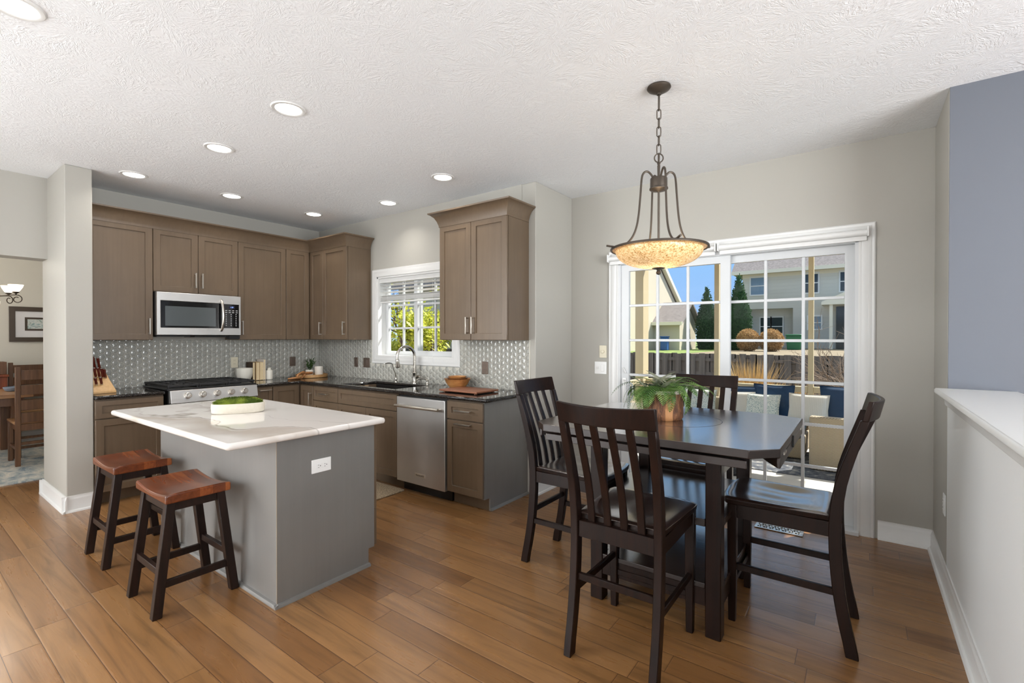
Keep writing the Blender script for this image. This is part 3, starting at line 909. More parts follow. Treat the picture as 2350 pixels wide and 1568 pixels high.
mb.v = [(z, x, y) for x, y, z in mb.v]
o = mb.build('end_panel', 'island', t); o['label'] = 'side panel greyed for the door daylight'
mb = MB(); mb.loft([[(3.2965 + d - 0.013, y, z) for d, z in SH] for y in (-0.535, -0.004)]); mb.build('shoe_molding', 'island', t)

# ---- dark granite worktops
mb = MB()
ys = [-1.103, -0.65, -0.565, -0.135, -0.0035]
mb.cells([0.0035, 0.65, 1.33, 2.17, 3.345], ys, 0.884, 0.916, {(1, 0), (2, 0), (3, 0), (2, 2)})
tag(mb.build('worktop', 'granite', bevel=0.012, seg=3), 'black granite L shaped worktop around the corner with the sink cut out', 'worktop', 'black granite worktops')
mb = MB().box(0.0035, 0.65, -2.398, -1.912, 0.884, 0.916)
tag(mb.build('worktop', 'granite', bevel=0.012, seg=3), 'short black granite worktop under the knife block', 'worktop', 'black granite worktops')

# ---- leaf tile backsplash
def tiles(name, u0, u1, w0, w1, fn, cuts=()):
    mb = MB()
    mb.cur = 0
    W_, Hh = 0.0475, 0.058
    nseg = 6
    import bisect
    c0 = int(math.floor(u0 / W_))
    k = 0
    while (c0 + k) * W_ < u1:
        ua = (c0 + k) * W_
        sgn = 1 if (c0 + k) % 2 else -1
        i = int(math.floor(w0 / Hh)) - 1
        while i * Hh < w1 + Hh:
            wb = i * Hh + (0.5 * Hh if sgn > 0 else 0)
            def curve(t, base):
                tt = t if sgn > 0 else 1 - t
                return base + 0.030 * (tt - 0.5) + 0.0065 * math.sin(2 * PI * tt)
            ring = []
            off = 0.5 if sgn > 0 else 0.0
            def wp(t, w_):
                return (ua + t * W_ + (2 * t - 1) * 0.0042 * math.cos(2 * PI * (w_ / Hh - 0.5 - off)), w_)
            for j in range(nseg + 1): ring.append(wp(j / nseg, curve(j / nseg, wb)))
            for f_ in (0.25, 0.5, 0.75): ring.append(wp(1, curve(1, wb) + Hh * f_))
            for j in range(nseg, -1, -1): ring.append(wp(j / nseg, curve(j / nseg, wb + Hh)))
            for f_ in (0.75, 0.5, 0.25): ring.append(wp(0, curve(0, wb) + Hh * f_))
            cu = ua + W_ / 2; cw = wb + Hh / 2
            def sc(p, f): return (min(max(cu + (p[0] - cu) * f, u0), u1), min(max(cw + (p[1] - cw) * f, w0), w1))
            i += 1
            if cw < w0 - 0.03 or cw > w1 + 0.03 or cu < u0 - 0.02 or cu > u1 + 0.02:
                continue
            if any(a < cu < b and c < cw < d for a, b, c, d in cuts):
                continue
            n_ = len(ring)
            r1 = [fn(*sc(p, 0.958), 0.0036) for p in ring]
            r2 = [fn(*sc(p, 0.90), 0.0060) for p in ring]
            r3 = [fn(*sc(p, 0.55), 0.0080) for p in ring]
            vs = r1 + r2 + r3 + [fn(*sc((cu, cw), 1), 0.0088)]
            fs_ = []
            for j in range(n_):
                q = (j + 1) % n_
                fs_ += [(j, q, n_ + q, n_ + j), (n_ + j, n_ + q, 2 * n_ + q, 2 * n_ + j), (2 * n_ + j, 2 * n_ + q, 3 * n_)]
            mb.add(vs, fs_)
        k += 1
    mb.cur = 1
    us = sorted({u0, u1} | {c for q in cuts for c in q[:2] if u0 < c < u1})
    ws = sorted({w0, w1} | {c for q in cuts for c in q[2:] if w0 < c < w1})
    hole = set()
    for a in range(len(us) - 1):
        for b in range(len(ws) - 1):
            mu, mw = (us[a] + us[a + 1]) / 2, (ws[b] + ws[b + 1]) / 2
            if any(q[0] < mu < q[1] and q[2] < mw < q[3] for q in cuts): hole.add((a, b))
    mb.cells(us, ws, 0.0004, 0.0045, hole, lambda a, b, c: fn(a, b, c))
    o = mb.build(name, ['tile', 'grout'], angle=75)
    return struct(o)
tiles('wall_backsplash_sink', 0.003, 3.315, 0.917, 1.375, lambda u, w_, d: (u, -d, w_), [(1.105, 2.485, 1.10, 2.3)])
tiles('wall_backsplash_range', -2.397, -0.003, 0.917, 1.375, lambda u, w_, d: (d, u, w_))
mb = MB(); mb.box(3.315, 3.325, -0.008, 0, 0.917, 1.376)
struct(mb.build('trim_backsplash_edge', 'grout'))

# ---- microwave
mw = thing('microwave', (0.2, -1.525, 1.42), 'stainless over the range microwave with black window', 'microwave')
y0, y1 = -1.902, -1.149
MB().box(0.004, 0.37, y0, y1, 1.42, 1.834).build('body', 'black', mw, bevel=0.002)
mb = MB(); mb.cells([y0 + 0.003, -1.868, -1.338, y1 - 0.003], [1.424, 1.494, 1.750, 1.832], 0.37, 0.402, {(1, 1)}, lambda a, b, c: (c, a, b))
# right column split for the keypad
dr_ = mb.build('door', 'steel', mw, bevel=0.004)
MB().box(0.372, 0.400, -1.867, -1.339, 1.495, 1.749).build('window', 'black_glass', dr_)
MB().box(0.3985, 0.4012, -1.832, -1.395, 1.513, 1.700).build('window_screen', 'mw_glass', dr_)
mb = MB(); mb.tube([(0.402, -1.345, 1.47), (0.425, -1.345, 1.49), (0.442, -1.343, 1.56), (0.447, -1.342, 1.63), (0.442, -1.343, 1.70), (0.425, -1.345, 1.765), (0.402, -1.345, 1.785)], 0.0125, 10)
mb.build('handle', 'nickel', dr_)
kp = MB().box(0.401, 0.4035, -1.322, -1.172, 1.498, 1.747).build('keypad', 'black_glass', mw, bevel=0.003)
ds = MB().box(0.4034, 0.4042, -1.272, -1.215, 1.700, 1.728).build('display', 'display', kp)
text('clock_digits', '1:29', 0.018, (0.4045, -1.2435, 1.714), (R(90), 0, R(90)), 'digits', ds)
mb = MB()
for r_ in range(9):
    n_ = 4 if r_ < 2 else 3
    for c_ in range(n_):
        yy = -1.298 + c_ * (0.034 if n_ == 4 else 0.048)
        zz = 1.680 - r_ * 0.0195
        mb.box(0.4034, 0.4039, yy - (0.010 if r_ < 2 else 0.005), yy + (0.010 if r_ < 2 else 0.005), zz - 0.0035, zz + 0.0035)
mb.build('key_print', 'key', kp)
mb = MB(); mb.box(0.03, 0.33, -1.88, -1.60, 1.408, 1.4195); mb.box(0.03, 0.30, -1.55, -1.20, 1.404, 1.4195); mb.box(0.30, 0.375, -1.255, -1.152, 1.385, 1.4195)
mb.build('underside_vent', 'black', mw)

# ---- range
rg = thing('gas_range', (0.33, -1.505, 0), 'stainless gas range with black grates and five round knobs', 'range')
ya, yb = -1.888, -1.117
MB().box(0.012, 0.64, ya, yb, 0.09, 0.914).build('body', 'black', rg)
MB().box(0.012, 0.58, ya + 0.02, yb - 0.02, 0.0, 0.089).build('toe_kick', 'black', rg)
MB().box(0.006, 0.655, ya - 0.012, yb + 0.002, 0.917, 0.930).build('cooktop', 'black', rg, bevel=0.004)
mb = MB(); mb.loft([[(0.642, y, 0.915), (0.676, y, 0.915), (0.70, y, 0.80), (0.642, y, 0.80)] for y in (ya + 0.004, yb - 0.002)])
mb.build('control_panel', 'steel', rg, bevel=0.003)
for yk in (-1.752, -1.628, -1.502, -1.376, -1.252):
    mb = MB()
    c0_ = Vector((0.687, yk, 0.862)); ax = Vector((0.98, 0, 0.20)).normalized()
    mb.tube([c0_, c0_ + ax * 0.012, c0_ + ax * 0.0121, c0_ + ax * 0.034, c0_ + ax * 0.037], [0.030, 0.030, 0.0265, 0.0255, 0.022], 22)
    mb.bar(c0_ + ax * 0.0385 + Vector((0, -0.012, -0.012)), c0_ + ax * 0.0385 + Vector((0, 0.012, 0.012)), 0.005, 0.004, ax)
    mb.build('knob', 'nickel', rg)
mb = MB(); mb.box(0.641, 0.675, ya + 0.004, yb - 0.002, 0.27, 0.79)
od = mb.build('oven_door', 'steel', rg, bevel=0.004)
MB().box(0.674, 0.677, ya + 0.10, yb - 0.10, 0.37, 0.66).build('window', 'black_glass', od)
MB().tube([(0.72, ya + 0.04, 0.74), (0.72, yb - 0.04, 0.74)], 0.012, 12).build('handle', 'nickel', od)
MB().box(0.641, 0.672, ya + 0.004, yb - 0.002, 0.10, 0.262).build('drawer', 'steel', rg, bevel=0.004)
for k in range(3):
    a = ya + 0.0 + k * 0.2565; b = a + 0.2535
    mb = MB()
    for x_ in (0.03, 0.62): mb.box(x_ - 0.008, x_ + 0.008, a, b, 0.945, 0.964)
    for yy in (a + 0.007, b - 0.007): mb.box(0.03, 0.62, yy - 0.007, yy + 0.007, 0.945, 0.964)
    if k != 1:
        for yy in (a + 0.085, b - 0.085): mb.box(0.03, 0.62, yy - 0.005, yy + 0.005, 0.950, 0.966)
        for x_ in (0.16, 0.325, 0.49): mb.box(x_ - 0.005, x_ + 0.005, a, b, 0.950, 0.966)
    else:
        for q in range(1, 7):
            yy = a + (b - a) * q / 7; mb.box(0.03, 0.62, yy - 0.005, yy + 0.005, 0.950, 0.966)
    for x_ in (0.035, 0.615):
        for yy in (a + 0.01, b - 0.01): mb.box(x_ - 0.007, x_ + 0.007, yy - 0.007, yy + 0.007, 0.930, 0.946)
    mb.build('grate', 'iron', rg, bevel=0.002, seg=1)
for x_, yy, r_ in ((0.17, -1.76, 0.045), (0.48, -1.76, 0.05), (0.33, -1.505, 0.05), (0.17, -1.245, 0.045), (0.48, -1.245, 0.055)):
    MB().lathe([(0.001, 0.012), (r_ * 0.8, 0.012), (r_, 0.008), (r_, 0.0)], 20, (x_, yy, 0.930), True).build('burner', 'iron', rg)

# ---- dishwasher
dw = thing('dishwasher', (2.588, -0.3, 0), 'stainless dishwasher with bar handle under the black worktop', 'dishwasher')
MB().box(2.279, 2.892, -0.60, -0.01, 0.10, 0.876).build('body', 'black', dw)
MB().box(2.279, 2.892, -0.55, -0.02, 0.0, 0.099).build('toe_kick', 'black', dw)
dd = MB().box(2.284, 2.890, -0.640, -0.602, 0.100, 0.866).build('door', 'steel', dw, bevel=0.004)
mb = MB(); mb.tube([(2.315, -0.69, 0.79), (2.86, -0.69, 0.79)], 0.0125, 14)
for x_ in (2.335, 2.84): mb.tube([(x_, -0.69, 0.79), (x_, -0.638, 0.79)], 0.009, 10)
mb.build('handle', 'nickel', dd)
bd = MB().box(2.525, 2.655, -0.6425, -0.639, 0.172, 0.204).build('badge', 'nickel', dd, bevel=0.001)
text('badge_lettering', 'KitchenAid', 0.022, (2.59, -0.6428, 0.188), (R(90), 0, 0), 'black', bd)

# ---- sink and taps
sk = thing('sink', (1.75, -0.35, 0.70), 'black undermount sink bowl below the window', 'sink')
mb = MB()
mb.cells([1.315, 1.335, 2.165, 2.185], [-0.58, -0.56, -0.14, -0.12], 0.70, 0.8835, {(1, 1)})
mb.box(1.335, 2.165, -0.56, -0.14, 0.70, 0.712)
mb.build('bowl', 'black', sk, bevel=0.004)
MB().lathe([(0.001, 0.714), (0.03, 0.714), (0.045, 0.712), (0.045, 0.710)], 20, (1.75, -0.33, 0), True).build('drain', 'nickel', sk)
fc = thing('kitchen_faucet', (1.90, -0.075, 0.916), 'tall satin nickel gooseneck faucet with pull down spray', 'faucet')
mb = MB(); mb.lathe([(0.030, 0), (0.030, 0.008), (0.024, 0.018), (0.021, 0.03), (0.021, 0.10), (0.023, 0.105), (0.023, 0.115), (0.019, 0.12), (0.017, 0.16), (0.015, 0.165)], 20, (1.90, -0.075, 0.916), True)
mb.build('base', 'chrome', fc)
pts = [(1.90, -0.075, 1.07)]
for i in range(15):
    a = PI * i / 14 * 1.08
    rr = 0.105
    dd_ = rr - rr * math.cos(a)
    pts.append((1.90 - dd_ * 0.18, -0.075 - dd_ * 0.98, 1.20 + rr * math.sin(a)))
MB().tube(pts, 0.0148, 12).build('neck', 'chrome', fc)
e_ = Vector(pts[-1]); e2 = e_ - Vector(pts[-2]); e2.normalize()
mb = MB(); mb.tube([e_, e_ + e2 * 0.006, e_ + e2 * 0.02, e_ + e2 * 0.075, e_ + e2 * 0.085], [0.017, 0.020, 0.018, 0.025, 0.022], 14)
mb.build('spray_head', 'chrome', fc)
mb = MB(); mb.tube([(1.92, -0.075, 0.975), (1.945, -0.08, 0.985), (1.975, -0.09, 0.995), (2.01, -0.10, 0.985)], [0.010, 0.017, 0.016, 0.005], 12)
mb.build('lever', 'chrome', fc)
ff = thing('filter_tap', (1.60, -0.075, 0.916), 'slim curved filtered water tap left of the tall faucet', 'faucet')
mb = MB(); mb.lathe([(0.018, 0), (0.018, 0.006), (0.012, 0.012), (0.016, 0.03), (0.012, 0.045), (0.006, 0.055)], 16, (1.60, -0.075, 0.916), True); mb.build('base', 'chrome', ff)
pts = [(1.60, -0.075, 0.965), (1.598, -0.08, 1.01), (1.592, -0.10, 1.05)]
for i in range(9):
    a = R(35) + (PI - R(10)) * i / 8
    pts.append((1.572 + 0.03 * math.cos(a) * 0.6, -0.155 + 0.055 * math.cos(a), 1.095 + 0.03 * math.sin(a)))
MB().tube(pts, 0.0055, 9).build('spout', 'chrome', ff)
so = thing('soap_dispenser', (2.10, -0.085, 0.916), 'small satin nickel soap pump right of the faucet', 'soap dispenser')
mb = MB(); mb.lathe([(0.018, 0), (0.018, 0.008), (0.013, 0.014), (0.011, 0.03), (0.013, 0.042), (0.008, 0.05)], 16, (2.10, -0.085, 0.916), True); mb.build('base', 'chrome', so)
MB().tube([(2.10, -0.085, 0.960), (2.08, -0.10, 0.972), (2.05, -0.12, 0.976), (2.02, -0.14, 0.968), (2.005, -0.15, 0.95)], [0.009, 0.007, 0.006, 0.005, 0.004], 9).build('spout', 'chrome', so)

# ---- things on the worktops
def bprof(k_, pr): return [(r_ * k_ if r_ > 0.002 else r_, z * k_) for r_, z in pr]
bw = thing('wooden_bowl', (2.60, -0.17, 0.9165), 'large orange brown wooden bowl under two stacked bowls', 'bowl', 'stacked wooden bowls')
MB().lathe(bprof(1.25, [(0.001, 0.0), (0.05, 0.0), (0.055, 0.004), (0.078, 0.030), (0.098, 0.070), (0.103, 0.074), (0.094, 0.070), (0.074, 0.034), (0.05, 0.012), (0.001, 0.010)]), 32, (2.60, -0.17, 0.9165)).build('bowl', 'bowlwood', bw)
tag(MB().lathe(bprof(1.2, [(0.001, 0.0), (0.052, 0.0), (0.066, 0.012), (0.083, 0.034), (0.086, 0.036), (0.080, 0.034), (0.06, 0.014), (0.001, 0.006)]), 28, (2.60, -0.168, 0.974)).build('wooden_bowl', 'darkbowl'), 'dark brown wooden bowl in the middle of the stack', 'bowl', 'stacked wooden bowls')
tag(MB().lathe(bprof(1.2, [(0.001, 0.0), (0.045, 0.0), (0.06, 0.014), (0.072, 0.036), (0.074, 0.038), (0.068, 0.036), (0.05, 0.012), (0.001, 0.006)]), 28, (2.596, -0.17, 0.986)).build('wooden_bowl', 'bowlwood'), 'small pale wooden bowl on top of the stack', 'bowl', 'stacked wooden bowls')
mb = MB(); mb.prism([(2.66, -0.475), (3.10, -0.475), (3.10, -0.175), (2.66, -0.175)], 0.924, 0.940)
tb = thing('serving_board', (2.88, -0.32, 0.9165), 'flat reddish brown wooden board by the stacked bowls', 'serving board')
mb.build('board', 'board', tb, bevel=0.004)
mb = MB()
for x_ in (2.70, 3.06):
    for yy in (-0.44, -0.21): mb.lathe([(0.014, 0.9165), (0.014, 0.9245)], 12, (x_, yy, 0), True)
mb.build('feet', 'board', tb)

# knife block
kb = thing('knife_block', (0.33, -2.305, 0.9165), 'pale beech knife block full of red handled knives', 'knife block')
mb = MB()
mb.loft([[(0.44, y, 0.9165), (0.20, y, 0.9165), (0.20, y, 1.10), (0.27, y, 1.12), (0.345, y, 1.035), (0.44, y, 0.935)] for y in (-2.392, -2.255)])
mb.v = [(x_, y_ + (0.045 if y_ > -2.3 and z_ < 0.95 else (0.018 if y_ > -2.3 and z_ < 1.05 else 0.0)), z_) for x_, y_, z_ in mb.v]
mb.build('block', 'maple', kb, bevel=0.003)
def knife(y, x, z, L, tilt=0.55):
    dv = Vector((0.42, -0.22, 0.88)).normalized()
    p = Vector((x, y, z))
    mb = MB()
    mb.cur = 0; mb.tube([p, p + dv * L * 0.18, p + dv * L * 0.5, p + dv * L * 0.85, p + dv * L], [0.009, 0.0105, 0.009, 0.0115, 0.008], 8)
    mb.cur = 1; mb.tube([p - dv * 0.012, p], [0.0095, 0.0095], 8)
    mb.tube([p + dv * L, p + dv * (L + 0.004)], [0.0075, 0.006], 8)
    mb.build('knife_handle', ['knife', 'nickel'], kb)
for y, x, z, L in ((-2.375, 0.25, 1.125, 0.115), (-2.345, 0.25, 1.125, 0.12), (-2.312, 0.25, 1.125, 0.125), (-2.28, 0.25, 1.12, 0.115), (-2.378, 0.335, 1.06, 0.085), (-2.352, 0.335, 1.06, 0.086), (-2.326, 0.335, 1.06, 0.088), (-2.302, 0.335, 1.06, 0.088), (-2.28, 0.34, 1.055, 0.086), (-2.262, 0.34, 1.052, 0.084), (-2.37, 0.39, 1.0, 0.06), (-2.335, 0.39, 1.0, 0.06), (-2.30, 0.39, 1.0, 0.062)):
    knife(y, x, z, L)

# cream bowl, books, bottle
tag(MB().lathe([(0.001, 0.0), (0.040, 0.0), (0.062, 0.014), (0.079, 0.055), (0.084, 0.100), (0.085, 0.142), (0.082, 0.145), (0.079, 0.142), (0.078, 0.10), (0.068, 0.055), (0.03, 0.018), (0.001, 0.016)], 32, (0.20, -1.03, 0.917)).build('ceramic_bowl', 'ceramic'), 'cream ceramic bowl between range grates and standing books', 'bowl')
def book(label, y, th, hh, dp, cov, x0=0.10):
    b_ = thing('book', (x0 + dp / 2, y + th / 2, 0.917), label, 'book', 'books standing behind the cream bowl')
    mb = MB(); mb.box(x0, x0 + dp, y, y + 0.003, 0.917, 0.917 + hh); mb.box(x0, x0 + dp, y + th - 0.003, y + th, 0.917, 0.917 + hh); mb.box(x0, x0 + 0.003, y, y + th, 0.917, 0.917 + hh)
    mb.build('cover', cov, b_)
    MB().box(x0 + 0.003, x0 + dp - 0.004, y + 0.003, y + th - 0.003, 0.921, 0.917 + hh - 0.004).build('pages', 'paper', b_)
book('dark edged tan book, nearest the cream bowl', -0.945, 0.030, 0.205, 0.15, 'book_dark', 0.06)
book('tan book second from the cream bowl', -0.913, 0.042, 0.205, 0.16, 'book_tan', 0.06)
book('cream paged book third from the cream bowl', -0.870, 0.042, 0.205, 0.16, 'paper', 0.06)
book('tallest off white book beside the small white bottle', -0.827, 0.022, 0.235, 0.16, 'book_white', 0.06)
tag(MB().lathe([(0.001, 0.0), (0.034, 0.0), (0.038, 0.005), (0.038, 0.10), (0.036, 0.106), (0.022, 0.112), (0.020, 0.130), (0.022, 0.136), (0.016, 0.136), (0.014, 0.11), (0.001, 0.10)], 24, (0.20, -0.755, 0.917)).build('ceramic_bottle', 'ceramic'), 'small white stepped bottle right of the books', 'bottle')

# corner tray group
tr_ = thing('round_tray', (0.27, -0.27, 0.917), 'round blond wooden tray in the worktop corner', 'tray')
MB().lathe([(0.001, 0.0), (0.175, 0.0), (0.182, 0.004), (0.185, 0.036), (0.181, 0.038), (0.177, 0.034), (0.173, 0.010), (0.001, 0.010)], 48, (0.27, -0.27, 0.917)).build('tray', 'tray', tr_)
tag(MB().lathe([(0.001, 0.0), (0.044, 0.0), (0.047, 0.004), (0.050, 0.115), (0.048, 0.119), (0.045, 0.115), (0.042, 0.02), (0.001, 0.018)], 28, (0.335, -0.215, 0.928)).build('ceramic_cylinder', 'candle'), 'plain ivory cylinder pot on the round wooden tray', 'pot')
pp = thing('potted_plant', (0.235, -0.275, 0.928), 'leafy green plant in a small white pot on the tray', 'plant')
MB().lathe([(0.001, 0.0), (0.036, 0.0), (0.039, 0.004), (0.050, 0.074), (0.049, 0.077), (0.046, 0.074), (0.044, 0.06), (0.001, 0.058)], 28, (0.235, -0.275, 0.928)).build('pot', 'ceramic', pp)
def blade(mb, p, d, L, wd, up=Vector((0, 0, 1)), droop=0.35, n=4):
    d = Vector(d).normalized()
    sd_ = d.cross(up)
    if sd_.length < 1e-3: sd_ = Vector((1, 0, 0))
    sd_.normalize()
    vs, fs_ = [], []
    p = Vector(p)
    for i in range(n + 1):
        t = i / n
        c = p + d * (L * t) - Vector((0, 0, 1)) * (droop * L * t * t)
        ww = wd * (math.sin(PI * min(0.98, 0.08 + t * 0.92)) ** 0.8) * 0.5
        vs += [c - sd_ * ww, c + sd_ * ww]
    for i in range(n):
        fs_.append((2 * i, 2 * i + 1, 2 * i + 3, 2 * i + 2))
    mb.add(vs, fs_)
rnd = random.Random(3)
mb = MB(); ms = MB()
for q in range(13):
    a = rnd.uniform(0, 2 * PI); tilt = rnd.uniform(0.08, 0.75)
    dv = Vector((math.cos(a) * math.sin(tilt), math.sin(a) * math.sin(tilt), math.cos(tilt)))
    L = rnd.uniform(0.10, 0.165)
    b0 = Vector((0.235, -0.275, 0.988))
    ms.tube([b0 + dv * 0.0, b0 + dv * L], 0.0016, 5)
    for r_ in range(9):
        t = 0.3 + 0.7 * r_ / 8
        ph = rnd.uniform(0, 2 * PI)
        ld = (dv + 0.95 * Vector((math.cos(ph), math.sin(ph), 0.2))).normalized()
        blade(mb, b0 + dv * L * t, ld, rnd.uniform(0.028, 0.048), 0.013, droop=0.2)
ms.build('stems', 'leaf_dark', pp); mb.build('leaves', 'leaf_dark', pp, fix=False)
# wooden chain links
cg = thing('wooden_chain', (0.40, -0.50, 0.917), 'chunky carved wooden chain links draped off the tray', 'chain ornament')
def link(c, ax, up, la, lb, r_, name='link'):
    ax = Vector(ax).normalized(); up = Vector(up); up = (up - ax * up.dot(ax)).normalized()
    pts = []
    for i in range(20):
        a = 2 * PI * i / 20
        e = abs(math.cos(a)) ** 0.7 * (1 if math.cos(a) >= 0 else -1)
        pts.append(Vector(c) + ax * (la * e) + up * (lb * math.sin(a)))
    MB().tube(pts, r_, 10, closed=True).build(name, 'chainwood', cg)
link((0.42, -0.575, 0.930), (-0.25, 0.95, 0.02), (1, 0.25, 0.15), 0.072, 0.036, 0.0125)
link((0.392, -0.478, 0.955), (-0.3, 0.9, 0.28), (0.3, -0.2, 1), 0.066, 0.032, 0.0125)
link((0.34, -0.372, 0.972), (-0.25, 0.95, -0.05), (1, 0.25, 0.25), 0.070, 0.034, 0.0125)

# ================================================================ island
isl = thing('kitchen_island', (2.45, -1.95, 0), 'grey panelled kitchen island with toe kick and far side drawers', 'island')
MB().box(1.66, 3.262, -2.252, -1.655, 0.105, 0.868).build('body', 'island', isl)
MB().box(1.66, 3.262, -2.252, -1.70, 0.0, 0.104).build('plinth', 'island', isl)
MB().box(1.655, 3.262, -2.262, -2.2525, 0.0, 0.868).build('back_panel', 'island', isl)
mb = MB(); mb.prism([(-2.262, 0.0), (-1.695, 0.0), (-1.695, 0.105), (-1.652, 0.105), (-1.652, 0.868), (-2.262, 0.868)], 3.2625, 3.274)
mb.v = [(z, x, y) for x, y, z in mb.v]
o = mb.build('end_panel', 'island', isl); o['label'] = 'wide grey end panel'
mb = MB(); mb.box(3.272, 3.2752, -2.2635, -2.2605, 0.0, 0.868)
o = mb.build('edge_strip', 'wear', isl); o['label'] = 'pale worn corner edge'
mb = MB(); mb.loft([[(3.2745 + d - 0.013, y, z) for d, z in SH] for y in (-2.28, -1.69)])
mb.loft([[(x, -2.2625 - d + 0.013, z) for d, z in SH] for x in (1.655, 3.29)])
mb.build('shoe_molding', 'island', isl)
FI = lambda u, d, w_: (u, -1.653 + d, w_)
for a, b in ((1.66, 2.20), (2.202, 2.74), (2.742, 3.272)):
    mb = MB()
    for w0, w1 in ((0.70, 0.862), (0.335, 0.697), (0.112, 0.332)):
        d_ = shaker('drawer', FI, a, b, w0, w1, 0.002, isl, 'cab')
mb = MB()
ix0, ix1, iy0, iy1 = 1.585, 3.345, -2.53, -1.612
def rrect(x0, x1, y0, y1, r_, n=6):
    pts = []
    for cx, cy, a0 in ((x1 - r_, y1 - r_, 0), (x0 + r_, y1 - r_, 90), (x0 + r_, y0 + r_, 180), (x1 - r_, y0 + r_, 270)):
        for i in range(n + 1):
            a = R(a0 + 90 * i / n); pts.append((cx + r_ * math.cos(a), cy + r_ * math.sin(a)))
    return pts
mb.prism(rrect(ix0, ix1, iy0, iy1, 0.025), 0.870, 0.904)
tag(mb.build('island_worktop', 'quartz', bevel=0.014, seg=4), 'white veined quartz top overhanging the grey island', 'worktop')
wall_plate('wall_outlet', 'white double outlet set sideways on the island end', 'outlet', lambda u, d, w_: (3.274 + d, u, w_), -2.011, 0.686, 0.118, 0.075, 'white_plastic', 'outlet_h')
# moss dish
md = thing('moss_dish', (2.385, -2.055, 0.9045), 'oval stone white dish filled with green moss on the island', 'moss dish')
cx, cy = 2.385, -2.055
def oval(prof, mat, name, par, c, ax, ay, ang, n=48):
    mb = MB(); rings = []
    ca, sa = math.cos(ang), math.sin(ang)
    for r_, z in prof:
        rg_ = []
        for j in range(n):
            t = 2 * PI * j / n
            e = 0.75
            x_ = ax * r_ * math.copysign(abs(math.cos(t)) ** e, math.cos(t)); y_ = ay * r_ * math.copysign(abs(math.sin(t)) ** e, math.sin(t))
            rg_.append((c[0] + x_ * ca - y_ * sa, c[1] + x_ * sa + y_ * ca, c[2] + z))
        rings.append(rg_)
    mb.loft(rings, False)
    return mb
oval([(0.001, 0.0), (0.92, 0.0), (0.98, 0.006), (1.0, 0.04), (0.99, 0.062), (0.95, 0.064), (0.93, 0.055), (0.90, 0.03), (0.001, 0.026)], None, None, None, (cx, cy, 0.9045), 0.155, 0.078, R(62)).build('dish', 'ceramic_matte', md)
rnd = random.Random(5)
mb = oval([(0.93, 0.05), (0.92, 0.066), (0.82, 0.082), (0.6, 0.093), (0.3, 0.099), (0.001, 0.100)], None, None, None, (cx, cy, 0.9045), 0.155, 0.078, R(62))
ca, sa = math.cos(R(62)), math.sin(R(62))
for i in range(2600):
    t = rnd.uniform(0, 2 * PI); r_ = math.sqrt(rnd.random()) * 0.93
    e = 0.75
    x_ = 0.155 * r_ * math.copysign(abs(math.cos(t)) ** e, math.cos(t)); y_ = 0.078 * r_ * math.copysign(abs(math.sin(t)) ** e, math.sin(t))
    z = 0.9045 + 0.064 + 0.036 * (1 - r_ ** 3)
    p = Vector((cx + x_ * ca - y_ * sa, cy + x_ * sa + y_ * ca, z - 0.003))
    blade(mb, p, (rnd.gauss(0, 0.6), rnd.gauss(0, 0.6), 1), rnd.uniform(0.006, 0.014), 0.004, Vector((rnd.random(), rnd.random(), 0.1)), 0.2, 2)
mb.build('moss', 'moss', md, fix=False)
# mat in front of the sink
tag(MB().prism(rrect(1.50, 2.355, -1.08, -0.60, 0.03), 0.001, 0.012).build('kitchen_mat', 'mat', bevel=0.003), 'speckled grey brown mat on the floor before the sink', 'mat')

